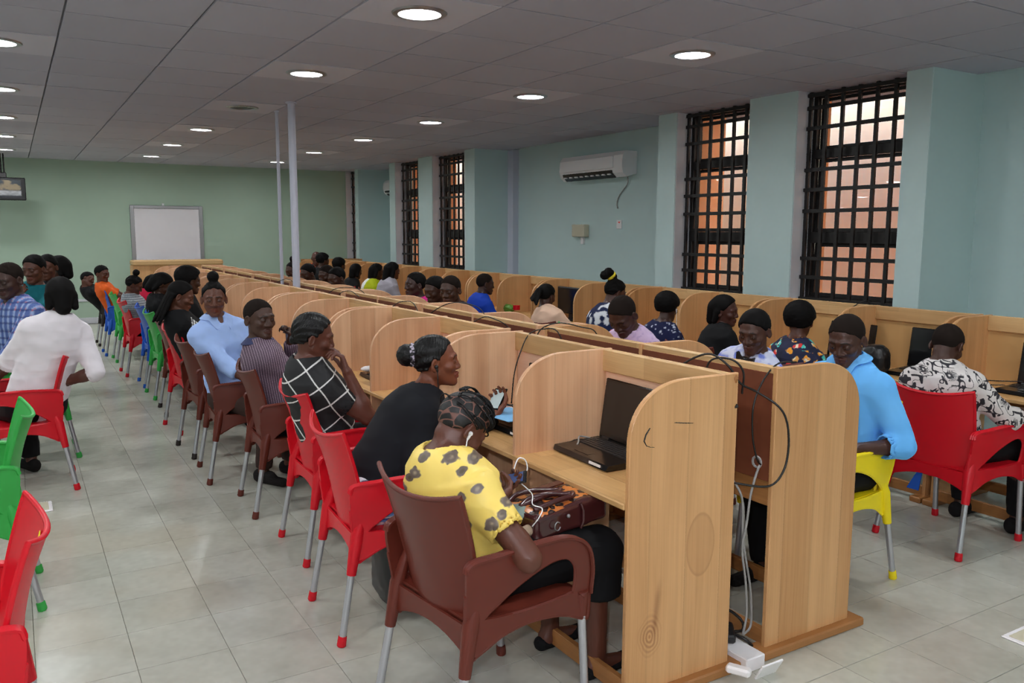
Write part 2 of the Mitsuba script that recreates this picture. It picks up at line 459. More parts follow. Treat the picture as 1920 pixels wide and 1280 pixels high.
# two white posts in the gap between the central rows
def post(nm, x, y, r, lab):
    t = thing(nm, lab, 'post', None)
    put('shaft', lathe([(r, 0.012), (r, CEIL - 0.012)], 20, (x, y, 0)), 'pole_paint', t, 30)
    put('flange', lathe([(0, 0.012), (r * 1.6, 0.012), (r * 1.6, 0.0)], 20, (x, y, 0)), 'pole_paint', t)
    put('flange', lathe([(r * 1.5, CEIL), (r * 1.5, CEIL - 0.012), (r, CEIL - 0.012)], 20, (x, y, 0)), 'pole_paint', t)


post('steel_post', 2.385, 8.10, 0.036, 'thick pale lavender round post rising from the central desks to the ceiling')
post('steel_post', 2.415, 8.72, 0.017, 'thin white pipe post just left of the thick post')


def text_at(txt, h, mat, parent, R, t):
    m = meshkit.text_mesh(txt, h, 0.0015)
    put('lettering', moved(m, R, t), mat, parent)


# whiteboard
t = thing('whiteboard', 'blank whiteboard in a silver frame on the mint back wall', 'whiteboard')
put('panel', box(1.91, 3.09, YB - 0.03, YB - 0.012, 1.13, 2.06), 'board_white', t)
for bx_ in (box(1.87, 1.94, YB - 0.045, YB - 0.01, 1.06, 2.12, 0.006), box(3.06, 3.13, YB - 0.045, YB - 0.01, 1.06, 2.12, 0.006), box(1.94, 3.06, YB - 0.045, YB - 0.01, 2.06, 2.12, 0.006), box(1.94, 3.06, YB - 0.05, YB - 0.01, 1.06, 1.13, 0.006)):
    put('frame', bx_, 'aluminium', t)
put('hook', box(2.42, 2.46, YB - 0.02, YB, 2.11, 2.16, 0.004), 'white_plastic', t)


def tv_fn(p, n, uv):
    a = smoothstep(0.35, 0.6, fbm(p.x * 9, p.z * 14, 3, octaves=3))
    c = mix(C(44, 52, 60), C(150, 132, 104), a * smoothstep(2.27, 2.33, p.z))
    c = mix(c, C(196, 196, 202), smoothstep(2.30, 2.28, p.z) * smoothstep(2.205, 2.225, p.z) * (0.5 + 0.5 * noise(p.x * 30, p.z * 50, 1)))
    return mix(c, C(20, 22, 34), smoothstep(2.215, 2.20, p.z))


scene['tv_picture'] = {'type': 'principled', 'base_color': pr(tv_fn), 'roughness': 0.2}
t = thing('television', 'flat black television hung from the ceiling at the left edge', 'television')
put('casing', box(-0.36, 0.255, 15.75, 15.85, 2.14, 2.50, 0.012), 'black_plastic', t)
put('screen', box(-0.33, 0.19, 15.745, 15.752, 2.18, 2.46), 'tv_picture', t)
put('bracket', cat(box(-0.10, 0.0, 15.79, 15.83, 2.49, 2.58, 0.01), tube([(-0.07, 15.81, 2.56), (-0.07, 15.81, CEIL)], 0.012), tube([(-0.03, 15.81, 2.56), (-0.03, 15.81, CEIL)], 0.012)), 'black_metal', t)


def split_ac(x, y0, y1, z0, z1, lab):
    t = thing('air_conditioner', lab, 'air conditioner')
    prof = sg.Polygon([(x + 0.235, z0 + 0.04), (x + 0.235, z1), (x + 0.05, z1), (x + 0.012, z1 - 0.05), (x, z0 + 0.13), (x + 0.02, z0 + 0.05), (x + 0.08, z0)])
    m = extr(prof, y1 - y0, 'y', y0)
    put('body', m, 'white_plastic', t, 25)
    put('front_panel', extr(sg.Polygon([(x + 0.014, z1 - 0.035), (x - 0.008, z1 - 0.06), (x - 0.018, z0 + 0.11), (x + 0.002, z0 + 0.11)]), y1 - y0 - 0.20, 'y', y0 + 0.17), 'white_plastic', t)
    put('air_slot', extr(sg.Polygon([(x + 0.0, z0 + 0.085), (x + 0.012, z0 + 0.045), (x + 0.07, z0 - 0.004), (x + 0.10, z0 + 0.03)]), y1 - y0 - 0.28, 'y', y0 + 0.2), 'black_plastic', t)
    for k in range(9):
        y = y0 + 0.26 + (y1 - y0 - 0.4) * k / 8
        put('louvre', box(x - 0.002, x + 0.04, y - 0.025, y + 0.025, z0 + 0.03, z0 + 0.045), 'white_plastic', t)
    return t


split_ac(6.38, 8.06, 9.40, 2.33, 2.64, 'white split air conditioner on the recessed teal wall left of the near windows')
split_ac(6.38, 14.7, 15.6, 2.37, 2.66, 'small distant white air conditioner in the far wall recess')
t = thing('power_socket', 'small white wall socket with a red light below the air conditioner cable', 'socket')
put('plate', box(XR - 0.015, XR, 8.33, 8.43, 1.70, 1.81, 0.004), 'white_plastic', t)
put('lamp', box(XR - 0.02, XR - 0.014, 8.36, 8.385, 1.775, 1.79), 'red_lamp', t, label='small red light')
single('power_cable', tube(bez([(XR - 0.03, 8.20, 2.34), (XR - 0.02, 8.22, 2.25), (XR - 0.012, 8.38, 2.12), (XR - 0.012, 8.43, 2.02), (XR - 0.012, 8.415, 1.955)]), 0.007), 'grey_cable', 'thin grey cable hanging from the air conditioner down the teal wall', 'cable', smooth=True)
t = thing('switch_box', 'cream square switch box on the teal wall below the air conditioner', 'switch box')
put('cover', box(XR - 0.09, XR, 9.03, 9.31, 1.595, 1.76, 0.008), 'cream_plastic', t)
put('cable', box(XR - 0.04, XR, 9.12, 9.17, 1.50, 1.60, 0.005), 'white_plastic', t)
for x, y, lab in [(-0.13, 5.47, 'pale floor socket plate in the aisle by the green chair'), (3.42, 1.53, 'white floor socket plate at the right edge of the floor')]:
    t = thing('floor_socket', lab, 'floor socket')
    put('plate', box(x - 0.02, x + 0.24, y, y + 0.20, 0.0, 0.008, 0.003), 'white_plastic', t)
    put('lid', box(x, x + 0.22, y + 0.02, y + 0.18, 0.007, 0.012, 0.002), 'cream_plastic', t)

# ---------------------------------------------------------------- study carrels (two seats each)
def panel_outline(h=1.148, rx=0.26, rz=0.22, x1=0.5, z0=0.03):
    pts = [(0.0, z0), (x1, z0), (x1, h), (rx, h)]
    for a in np.linspace(0, math.pi / 2, 15)[1:]:
        e = 2 / 2.3
        pts.append((rx - rx * math.sin(a) ** e, h - rz + rz * math.cos(a) ** e))
    return sg.Polygon(pts)


def bevel_plate(poly, t, axis, at, b=0.0035):
    inner = poly.buffer(-b, join_style=2)
    m = [extr(inner, t, axis, at)]
    # bevelled rim: hull-free, two thin rings
    o = np.array(poly.exterior.coords)[:-1]
    c = np.array(inner.exterior.coords)[:-1]
    from scipy.spatial import cKDTree
    i = cKDTree(c).query(o)[1]
    n = len(o)
    def lift(p, d):
        return np.c_[p[:, 0], np.full(len(p), at + d), p[:, 1]]
    rings = [lift(c[i], 0), lift(o, b), lift(o, t - b), lift(c[i], t)]
    v = np.vstack(rings)
    f = []
    for r in range(3):
        for k in range(n):
            a0, a1 = r * n + k, r * n + (k + 1) % n
            f += [[a0, a0 + n, a1 + n], [a0, a1 + n, a1]]
    return cat(m[0], trimesh.Trimesh(v, np.array(f), process=False))


PT = 0.022
side_m = bevel_plate(panel_outline(), PT, 'y', 0.0)
SIDE = mikit.ply(side_m, None, 35)


def carrel_plies(L):
    d = {}
    d['desk_top'] = box(-0.004, 0.468, PT, L - PT, 0.708, 0.731, 0.004)
    d['back_panel'] = box(0.466, 0.476, PT, L - PT, 0.62, 1.08)
    d['top_rail'] = box(0.448, 0.487, PT, L - PT, 1.052, 1.146, 0.003)
    d['back_board'] = box(0.482, 0.494, PT, L - PT, 0.70, 1.122)
    d['apron'] = box(0.462, 0.488, PT, L - PT, 0.60, 0.70, 0.003)
    return {k: mikit.ply(v, None) for k, v in d.items()}, mikit.ply(box(0.0, 0.026, PT, L - PT, 0.03, 0.095, 0.003), None), [mikit.ply(box(-0.065, 0.54, -a_, PT + b_, 0.0, 0.036, 0.006), None) for a_, b_ in ((0.035, 0.035), (0.012, 0.040), (0.040, 0.012))]


CARREL = {}


def carrel(x, y, L, flip, label, group, warm=False, end_warm=False):
    """front edge at x; users on the -x side, or on the +x side when flip"""
    if L not in CARREL:
        CARREL[L] = carrel_plies(L)
    plies, rail, plank = CARREL[L]
    t = thing('study_carrel', label, 'study carrel', group)
    # a flipped table is turned half round, so its own y runs backwards
    M = (lambda dx=0.0, dy=0.0: plc(x - dx, y + L - dy, 0, 180)) if flip else (lambda dx=0.0, dy=0.0: plc(x + dx, y + dy, 0))
    up = 'wood_warm' if warm else 'wood_upright'
    ys = [0.0, L / 2 - PT / 2, L - PT]
    if flip:
        ys = ys[::-1]
    for k, q in enumerate(ys):
        put('side_panel', SIDE, 'wood_warm' if (end_warm and k == 0) else up, t, to_world=M(0, q))
    for k, q in enumerate(ys):
        if k != 1:
            put('base_plank', plank[0 if (k == 0 and end_warm) else (1 if q == 0 else 2)], 'wood_base', t, to_world=M(0, q))
    for k, m in (('desk_top', 'wood_desk'), ('back_panel', 'plywood' if not warm else 'wood_desk'), ('top_rail', 'wood_lengthwise'), ('apron', 'wood_base')):
        put(k, plies[k], m, t, to_world=M(), **({}))
    labels[put('back_board', plies['back_board'], 'hardboard', t, to_world=M())] = {'label': 'reddish brown hardboard backing'}
    put('foot_rail', rail, 'wood_base', t, to_world=M())
    put('foot_rail', rail, 'wood_base', t, to_world=M(0.46))
    return t


ORD = ['first', 'second', 'third', 'fourth', 'fifth', 'sixth', 'seventh', 'eighth', 'ninth', 'tenth']
yy = 2.12
for k in range(7):
    carrel(1.737, yy, 1.51, False, f'wooden carrel facing the aisle, {ORD[k]} from the camera along the central row' if k else 'nearest two-seat wooden carrel of the central row, with the open laptop on it',
           'carrels on the left side of the central row', end_warm=(k == 0))
    yy += 1.51 + (0.105 if k == 0 else 0.07)
# pen scribbles and dark nail holes on the near end panel
put('pen_mark', tube([(1.822, 2.1195, 0.992), (1.805, 2.1195, 0.972), (1.797, 2.1195, 0.950), (1.808, 2.1195, 0.932), (1.822, 2.1195, 0.926), (1.843, 2.1195, 0.922)], [0.0018, 0.003, 0.0026, 0.0014, 0.0010, 0.0008], 6), 'black_plastic', 'study_carrel')
put('pen_mark', tube([(1.933, 2.1195, 0.998), (1.975, 2.1195, 0.992), (2.02, 2.1195, 0.986)], [0.0012, 0.0016, 0.0010], 6), 'black_plastic', 'study_carrel')
put('nail_hole', tube([(2.222, 2.1198, 1.020), (2.230, 2.1195, 1.026), (2.236, 2.1198, 1.022)], [0.003, 0.008, 0.004], 8), 'black_plastic', 'study_carrel')
put('nail_hole', tube([(2.222, 2.1205, 1.112), (2.222, 2.1200, 1.127), (2.222, 2.1205, 1.142)], [0.004, 0.009, 0.004], 8), 'wood_base', 'study_carrel')
yy = 2.12
for k in range(7):
    carrel(2.938, yy, 1.60 if k == 0 else 1.51, True, f'wooden carrel facing the windows, {ORD[k]} from the camera along the central row' if k else 'wooden carrel with the bare outer end panel beside the man in the blue shirt',
           'carrels on the right side of the central row', warm=(k == 0), end_warm=(k == 0))
    yy += (1.60 if k == 0 else 1.51) + 0.07
yy = 1.42
for k in range(9):
    carrel(4.762, yy, 1.49, False, f'varnished carrel along the window wall, {ORD[k]} from the right edge',
           'carrels along the window wall', warm=True)
    yy += 1.49 + 0.035
# carrel along the back wall, turned to face the room
t = thing('wall_desk', 'wide wooden carrel against the back wall below the whiteboard', 'study carrel')
put('front_board', box(1.80, 3.22, 15.60, 15.64, 0.03, 1.06, 0.004), 'wood_warm', t)
put('top_rail', box(1.76, 3.26, 15.56, 16.0, 1.06, 1.15, 0.02), 'wood_lengthwise', t)
put('side_panel', box(1.76, 1.80, 15.60, 16.0, 0.0, 1.06, 0.004), 'wood_warm', t)
put('side_panel', box(3.22, 3.26, 15.60, 16.0, 0.0, 1.06, 0.004), 'wood_warm', t)
t = thing('wall_desk', 'rounded wooden carrel end in the far right corner behind the person in orange', 'study carrel')
put('end_panel', bevel_plate(sg.Polygon([(4.62, 0.03), (5.9, 0.03), (5.9, 1.13), (4.78, 1.13), (4.70, 1.10), (4.64, 1.04), (4.62, 0.95)]), 0.024, 'y', 15.55), 'wood_warm', t)
put('top_rail', box(4.8, 5.9, 15.57, 15.98, 1.06, 1.125, 0.004), 'wood_base', t)
put('side_panel', box(5.86, 5.9, 15.57, 15.98, 0, 1.06), 'wood_base', t)

# ---------------------------------------------------------------- moulded armchairs with metal legs
def slab(P, t, closed_u=False):
    """closed solid around the grid of points P (nu, nv, 3)"""
    P = np.asarray(P, float)
    nu, nv = P.shape[:2]
    if closed_u:
        Q = np.concatenate([P[-1:], P, P[:1]], 0)
        du = (Q[2:] - Q[:-2])
    else:
        du = np.gradient(P, axis=0)
    dv = np.gradient(P, axis=1)
    N = np.cross(du, dv)
    N /= np.linalg.norm(N, axis=2, keepdims=True) + 1e-12
    A, B = P + N * t / 2, P - N * t / 2
    v = np.vstack([A.reshape(-1, 3), B.reshape(-1, 3)])
    off = nu * nv
    I = lambda i, j: (i % nu) * nv + j
    f = []
    iu = nu if closed_u else nu - 1
    for i in range(iu):
        for j in range(nv - 1):
            a, b, c, d = I(i, j), I(i + 1, j), I(i + 1, j + 1), I(i, j + 1)
            f += [[a, b, c], [a, c, d], [off + a, off + c, off + b], [off + a, off + d, off + c]]
        for j, s in ((0, 1), (nv - 1, -1)):
            a, b = I(i, j), I(i + 1, j)
            q = [[a, off + a, off + b], [a, off + b, b]]
            f += q if s > 0 else [x[::-1] for x in q]
    if not closed_u:
        for j in range(nv - 1):
            for i, s in ((0, -1), (nu - 1, 1)):
                a, b = I(i, j), I(i, j + 1)
                q = [[a, off + a, off + b], [a, off + b, b]]
                f += q if s > 0 else [x[::-1] for x in q]
    return trimesh.Trimesh(v, np.array(f), process=False)


def sst(a, b, x):
    t = np.clip((x - a) / (b - a), 0, 1)
    return t * t * (3 - 2 * t)


def chair_meshes():
    # backrest
    U, V = np.meshgrid(np.linspace(-1, 1, 17), np.linspace(0, 1, 13), indexing='ij')
    def back_pt(U, V):
        w = 0.196 + 0.042 * V ** 0.8
        z = 0.425 + 0.445 * V - 0.035 * (1 - np.abs(U) ** 2.2) * sst(0.55, 1.0, V) - 0.05 * (1 - V) ** 2 * (1 - U ** 2)
        y = -0.175 - 0.085 * V - 0.025 * V ** 3 + 0.048 * U ** 2 - 0.02
        return np.stack([w * U, y, z], -1)
    back = slab(back_pt(U, V), 0.008)
    s = np.linspace(0, 1, 24)
    rim_path = np.vstack([back_pt(-np.ones(24), s), back_pt(np.linspace(-1, 1, 22)[1:-1], np.ones(20)), back_pt(np.ones(24), s[::-1])])
    back = cat(back, tube(rim_path, 0.0085, 7))
    # seat with curled front edge and aprons
    U, V = np.meshgrid(np.linspace(-1, 1, 11), np.linspace(0, 1, 15), indexing='ij')
    w = 0.212 + 0.026 * sst(0, 0.6, V)
    y = -0.20 + 0.475 * V
    z = 0.447 - 0.014 * (1 - U ** 2) * np.sin(np.pi * V) - 0.05 * sst(0.9, 1.0, V)
    seat = slab(np.stack([w * U, y, z], -1), 0.009)
    ap = []
    for yf, lo, xw, sgn in ((0.272, 0.335, 0.236, 1), (-0.212, 0.33, 0.222, -1)):
        U, V = np.meshgrid(np.linspace(-1, 1, 17), np.linspace(0, 1, 5), indexing='ij')
        zt = 0.425 if sgn > 0 else 0.44
        zb = lo + 0.055 * (1 - U ** 2)
        ap.append(slab(np.stack([xw * U, yf + 0 * U - sgn * 0.012 * U ** 2 * 0 - (1 - V) * 0.0 * sgn, zb + (zt - zb) * V], -1), 0.009))
    seat = cat(seat, *ap)
    # arm sides: a bent plate with an opening
    outer = [(-0.205, 0.335), (-0.22, 0.44), (-0.232, 0.55), (-0.236, 0.625), (-0.215, 0.655), (-0.10, 0.668), (0.04, 0.672), (0.155, 0.662), (0.235, 0.615), (0.272, 0.52), (0.277, 0.43), (0.272, 0.345), (0.245, 0.345), (0.15, 0.385), (0.02, 0.402), (-0.10, 0.385), (-0.175, 0.345)]
    inner = [(-0.165, 0.455), (-0.150, 0.475), (-0.120, 0.500), (-0.075, 0.532), (-0.03, 0.558), (0.03, 0.583), (0.09, 0.598), (0.15, 0.592), (0.190, 0.555), (0.203, 0.495), (0.200, 0.455), (0.185, 0.447), (0.13, 0.445), (0.06, 0.443), (0.0, 0.443), (-0.07, 0.446), (-0.13, 0.450)]

    def closed(pts, n):
        p = np.array(pts + pts[:1], float)
        q = bez(p, 8)
        d = np.r_[0, np.cumsum(np.linalg.norm(np.diff(q, axis=0), axis=1))]
        g = np.linspace(0, d[-1], n, endpoint=False)
        return np.c_[np.interp(g, d, q[:, 0]), np.interp(g, d, q[:, 1])]
    o, i = closed(outer, 60), None
    # inner loop sampled by matching direction from the middle of the opening
    q = closed(inner, 288)
    c = np.array([0.03, 0.51])
    ao, ai = np.arctan2(o[:, 1] - c[1], o[:, 0] - c[0]), np.arctan2(q[:, 1] - c[1], q[:, 0] - c[0])
    i = np.array([q[np.argmin(np.abs(np.angle(np.exp(1j * (ai - a)))))] for a in ao])
    arms = []
    for sgn in (-1, 1):
        W = np.linspace(0, 1, 4)
        yz = o[:, None] * (1 - W)[None, :, None] + i[:, None] * W[None, :, None]
        def fx(Y, Z):
            return sgn * (0.232 + 0.026 * sst(0.42, 0.62, Z) + 0.012 * sst(-0.2, 0.1, Y) - 0.022 * sst(-0.12, -0.235, Y))
        P = np.stack([fx(yz[..., 0], yz[..., 1]), yz[..., 0], yz[..., 1]], -1)
        pl = slab(P, 0.012, True)
        top = bez(outer[3:11], 5)
        tp = np.c_[fx(top[:, 0], top[:, 1]), top]
        fl = [tube(tp + [sgn * d, 0, -0.001], 0.0075, 6) for d in (-0.010, 0.0, 0.010)]
        hole = np.vstack([i, i[:1]])
        bead = tube(np.c_[fx(hole[:, 0], hole[:, 1]), hole], 0.007, 5)
        low = bez(outer[10:] + outer[:3], 4)
        arms.append(cat(pl, bead, *fl, tube(np.c_[fx(low[:, 0], low[:, 1]), low], 0.007, 5)))
    legs = []
    for sx, rear in ((-1, 0), (1, 0), (-1, 1), (1, 1)):
        a = np.array([sx * (0.215 if rear else 0.236), -0.205 if rear else 0.245, 0.44])
        b = np.array([sx * 0.238, -0.285 if rear else 0.275, 0.0])
        P = lambda z: a + (b - a) * (0.44 - z) / 0.44
        zs = 0.285 if rear else 0.355
        tb = tube([P(zs + 0.03), P(0.012)], 0.0145, 10)
        so = tube([P(0.60) * [1, 1, 0] + [0, 0.0 if not rear else 0.012, 0.56 if rear else 0.43], P(0.44), P(zs)], [0.012 if rear else 0.03, 0.028, 0.0195], 11)
        ft = tube([P(0.042), P(0.038), P(0.006), P(0.0)], [0.0165, 0.0185, 0.0195, 0.015], 10)
        legs.append((tb, so, ft))
    return back, seat, arms, legs


_b, _s, _a, _l = chair_meshes()
BACK, SEAT, ARMS = mikit.ply(_b, None, 50), mikit.ply(_s, None, 45), [mikit.ply(q, None, 50) for q in _a]
LEGS = [tuple(mikit.ply(q, None, 50) for q in trio) for trio in _l]


def chair(x, y, heading, color, label, group=None, cap=None):
    """heading: compass degrees from +y towards +x of the way the sitter faces"""
    t = thing('armchair', label, 'chair', group or 'moulded plastic armchairs')
    m = plc(x, y, 0, -heading)
    pl = 'plastic_' + color
    put('backrest', BACK, pl, t, to_world=m)
    put('seat', SEAT, pl, t, to_world=m)
    for a in ARMS:
        put('armrest', a, pl, t, to_world=m)
    for tb, so, ft in LEGS:
        k = put('leg', tb, 'steel_leg', t, to_world=m)
        put('socket', so, pl, k, to_world=m)
        put('foot', ft, 'plastic_' + (cap or color), k, to_world=m)
    return t


chair(1.3135, 2.385, 82, 'brown', 'brown plastic armchair nearest the camera, under the woman in the yellow blouse')
chair(1.33, 3.26, 93.5, 'red', 'red plastic armchair under the woman in the black top and blue skirt')
chair(1.44, 4.125, 91, 'red', 'red plastic armchair under the woman in the black blouse with white grid lines')
chair(1.405, 4.95, 93, 'brown', 'brown plastic armchair under the man in the purple striped shirt')
chair(1.31, 5.76, 93, 'brown', 'brown plastic armchair under the woman in the light blue shirt')
chair(1.31, 6.50, 86, 'brown', 'empty-looking brown armchair behind the woman in light blue', None, 'dark')
chair(1.34, 7.31, 84, 'red', 'red armchair mostly hidden by brown ones, in the aisle-side row')
chair(1.38, 8.05, 92, 'brown', 'brown armchair between the red one and the green one in the aisle-side row', None, 'dark')
chair(1.39, 8.93, 88, 'green', 'green armchair in the aisle-side row with blue cloth on its back')
chair(1.40, 9.66, 90, 'blue', 'blue armchair half hidden behind the green one in the aisle-side row')
chair(1.31, 10.50, 88, 'red', 'red armchair under the person in the grey striped sweater')
chair(1.33, 11.67, 90, 'green', 'green armchair just behind the red one of the grey sweater')
chair(1.27, 12.35, 90, 'blue', 'blue armchair under the person in the orange shirt')
chair(1.28, 13.45, 90, 'dark', 'dark armchair farthest along the aisle-side row')
chair(-0.02, 6.10, 270, 'red', 'red armchair under the woman in the white blouse')
chair(0.045, 6.95, 270, 'green', 'green armchair partly hidden behind the red chair of the woman in white')
chair(-0.27, 4.25, 270, 'green', 'green armchair cut by the left edge of the picture')
t = chair(-0.27, 2.58, 270, 'red', 'red armchair cut by the lower left corner, nearest on the left')
chair(-0.55, 7.75, 250, 'blue', 'blue armchair at the left edge under the man in the plaid shirt')
chair(-0.35, 9.0, 262, 'red', 'red armchair hidden behind the man in plaid at the left')
chair(-0.3, 9.9, 262, 'brown', 'brown armchair hidden behind the group at the left')
chair(3.26, 2.56, 270, 'yellow', 'yellow armchair under the man in the sky blue shirt')
chair(4.31, 2.525, 90, 'red', 'red armchair under the man in the black and white floral shirt')
# label sticker on the near red chair
single('oval_sticker', moved(lathe([(0, 0.0016), (0.012, 0.0016), (0.016, 0)], 20), np.diag([1, 1.5, 1]) , None), 'plastic_yellow', 'small yellow oval sticker inside the top of the near red chair', 'sticker',
       to_world=T().translate([0.014, 2.60, 0.80]).rotate([0, 1, 0], -78))

# ---------------------------------------------------------------- people: one smooth surface per body from blended shapes
def smin(a, b, k):
    h = np.maximum(k - np.abs(a - b), 0) / k
    return np.minimum(a, b) - h * h * k * 0.25


def smax(a, b, k):
    return -smin(-a, -b, k)


def d_ell(q, c, r):
    p = q - np.asarray(c, np.float32)
    r = np.asarray(r, np.float32)
    k0 = np.sqrt(((p / r) ** 2).sum(-1))
    k1 = np.sqrt(((p / (r * r)) ** 2).sum(-1)) + 1e-9
    return k0 * (k0 - 1) / k1


def d_cap(q, a, b, ra, rb):
    a, b = np.asarray(a, np.float32), np.asarray(b, np.float32)
    ab = b - a
    t = np.clip(((q - a) @ ab) / (ab @ ab + 1e-12), 0, 1)
    return np.sqrt(((q - a - t[..., None] * ab) ** 2).sum(-1)) - (ra + (rb - ra) * t)


def d_flat(q, a, b, ra, rb):
    """cone with flat ends"""
    a, b = np.asarray(a, np.float32), np.asarray(b, np.float32)
    L = np.linalg.norm(b - a)
    ax = (b - a) / L
    s = (q - a) @ ax
    t = np.clip(s / L, 0, 1)
    rad = np.sqrt(np.maximum(((q - a) ** 2).sum(-1) - s * s, 0)) - (ra + (rb - ra) * t)
    return np.maximum(rad, np.maximum(-s, s - L))


def d_oval(q, a, b, fr, A, B):
    """limb of oval section: frame fr (3x3: columns right, forward, along), half widths A=(a0,a1) across, B=(b0,b1) deep"""
    p = (q - np.asarray(a, np.float32)) @ np.asarray(fr, np.float32)
    L = float(np.linalg.norm(np.asarray(b) - np.asarray(a)))
    t = np.clip(p[..., 2] / L, 0, 1)
    ra, rb = A[0] + (A[1] - A[0]) * t, B[0] + (B[1] - B[0]) * t
    e = np.sqrt((p[..., 0] / ra) ** 2 + (p[..., 1] / rb) ** 2 + ((p[..., 2] - t * L) / np.minimum(ra, rb)) ** 2)
    return (e - 1) * np.minimum(ra, rb)


class Field:
    def __init__(self, xs, ys, zs):
        self.ax = [np.asarray(a, np.float32) for a in (xs, ys, zs)]
        self.F = np.full([len(a) for a in self.ax], 0.3, np.float32)

    def at(self, lo, hi, fn):
        sl = []
        for a, l, h in zip(self.ax, lo, hi):
            i, j = np.searchsorted(a, l), np.searchsorted(a, h)
            if j - i < 1:
                return
            sl.append(slice(i, j))
        sl = tuple(sl)
        q = np.stack(np.meshgrid(*[a[s] for a, s in zip(self.ax, sl)], indexing='ij'), -1)
        self.F[sl] = fn(q, self.F[sl])

    def add(self, prim, k=0.02):
        lo, hi, fn = prim
        m = k + 0.02
        self.at(lo - m, hi + m, lambda q, F: smin(F, fn(q).astype(np.float32), k))

    def cut(self, prim, k=0.006):
        lo, hi, fn = prim
        self.at(lo - 0.03, hi + 0.03, lambda q, F: smax(F, -fn(q).astype(np.float32), k))

    def mesh(self):
        F, ax = self.F, self.ax
        s = F < 0
        nx, ny, nz = F.shape
        cells = (nx - 1, ny - 1, nz - 1)
        ids, P = [], []
        quads = []
        for d in range(3):
            o = [slice(None)] * 3
            o2 = [slice(None)] * 3
            o[d], o2[d] = slice(0, -1), slice(1, None)
            s0, s1 = s[tuple(o)], s[tuple(o2)]
            I = np.argwhere(s0 != s1)
            if not len(I):
                continue
            J = I.copy()
            J[:, d] += 1
            f0, f1 = F[tuple(I.T)], F[tuple(J.T)]
            t = f0 / (f0 - f1)
            pos = np.stack([ax[k][I[:, k]] for k in range(3)], 1)
            pos[:, d] += t * (ax[d][J[:, d]] - ax[d][I[:, d]])
            e, g = (d + 1) % 3, (d + 2) % 3
            four = []
            for a, b in ((0, 0), (-1, 0), (-1, -1), (0, -1)):
                c = I.copy()
                c[:, e] += a
                c[:, g] += b
                ok = np.all((c >= 0) & (c < np.array(cells)), 1)
                cid = np.where(ok, (c[:, 0] * cells[1] + c[:, 1]) * cells[2] + c[:, 2], -1)
                ids.append(cid[ok])
                P.append(pos[ok])
                four.append(cid)
            q = np.stack(four, 1)
            inside = s0[tuple(I.T)]
            q = np.where(inside[:, None], q, q[:, ::-1])
            quads.append(q[(q >= 0).all(1)])
        ids, P, quads = np.concatenate(ids), np.concatenate(P), np.concatenate(quads)
        u, inv = np.unique(ids, return_inverse=True)
        cnt = np.bincount(inv)
        v = np.stack([np.bincount(inv, P[:, k]) / cnt for k in range(3)], 1)
        q = np.searchsorted(u, quads)
        # split each quad along its shorter diagonal
        d0 = np.linalg.norm(v[q[:, 0]] - v[q[:, 2]], axis=1)
        d1 = np.linalg.norm(v[q[:, 1]] - v[q[:, 3]], axis=1)
        a = d0 <= d1
        f = np.vstack([q[a][:, [0, 1, 2]], q[a][:, [0, 2, 3]], q[~a][:, [0, 1, 3]], q[~a][:, [1, 2, 3]]])
        return v, f


def thin_out(v, f, cell, boxes):
    """merges the vertices that share a cell of the given size, outside the boxes that keep their detail"""
    keep = np.zeros(len(v), bool)
    for c, h in boxes:
        keep |= np.all(np.abs(v - c) < h, 1)
    q = np.floor(v / cell).astype(np.int64) + 4096
    key = (q[:, 0] * 8192 + q[:, 1]) * 8192 + q[:, 2]
    key = np.where(keep, -1 - np.arange(len(v)), key)
    u, inv = np.unique(key, return_inverse=True)
    n = np.bincount(inv)
    w = np.stack([np.bincount(inv, v[:, k]) / n for k in range(3)], 1)
    g = inv[f]
    g = g[(g[:, 0] != g[:, 1]) & (g[:, 1] != g[:, 2]) & (g[:, 0] != g[:, 2])]
    return w, g


def bb(*pts, r=0.0):
    p = np.asarray(pts, float)
    return p.min(0) - r, p.max(0) + r


def P_cap(a, b, ra, rb):
    lo, hi = bb(a, b, r=max(ra, rb))
    return lo, hi, lambda q: d_cap(q, a, b, ra, rb)


def P_flat(a, b, ra, rb):
    lo, hi = bb(a, b, r=max(ra, rb))
    return lo, hi, lambda q: d_flat(q, a, b, ra, rb)


def P_oval(a, b, fr, A, B):
    lo, hi = bb(a, b, r=max(*A, *B))
    return lo, hi, lambda q: d_oval(q, a, b, fr, A, B)


def P_ell(c, R, r):
    """ellipsoid with axes R (columns) and radii r"""
    c = np.asarray(c, float)
    m = max(r)
    return c - m, c + m, lambda q: d_ell((q - np.asarray(c, np.float32)) @ np.asarray(R, np.float32), (0, 0, 0), r)


def P_sph(c, r):
    return P_ell(c, np.eye(3), (r, r, r))


def axis_pts(lo, hi, step, fine=()):
    """grid coordinates from lo to hi, finer within the (a, b, step) ranges"""
    out, x = [lo], lo
    while x < hi:
        s = step
        for a, b, f in fine:
            if a - 1e-6 <= x <= b:
                s = min(s, f)
            elif x < a < x + s:
                s = min(s, max(f, a - x))
        x += s
        out.append(x)
    return out


def unit(v):
    v = np.asarray(v, float)
    return v / (np.linalg.norm(v) + 1e-12)


def frame_of(along, fwd):
    z = unit(along)
    y = unit(fwd - z * (np.asarray(fwd) @ z))
    x = np.cross(y, z)
    return np.stack([x, y, z], 1)


# hairline height over the face, by depth along the head
HLY = np.array([-0.12, -0.085, -0.05, -0.02, 0.012, 0.035, 0.06, 0.078, 0.10])
HLZ_M = np.array([-0.040, -0.045, -0.036, -0.004, 0.014, 0.042, 0.068, 0.081, 0.090])


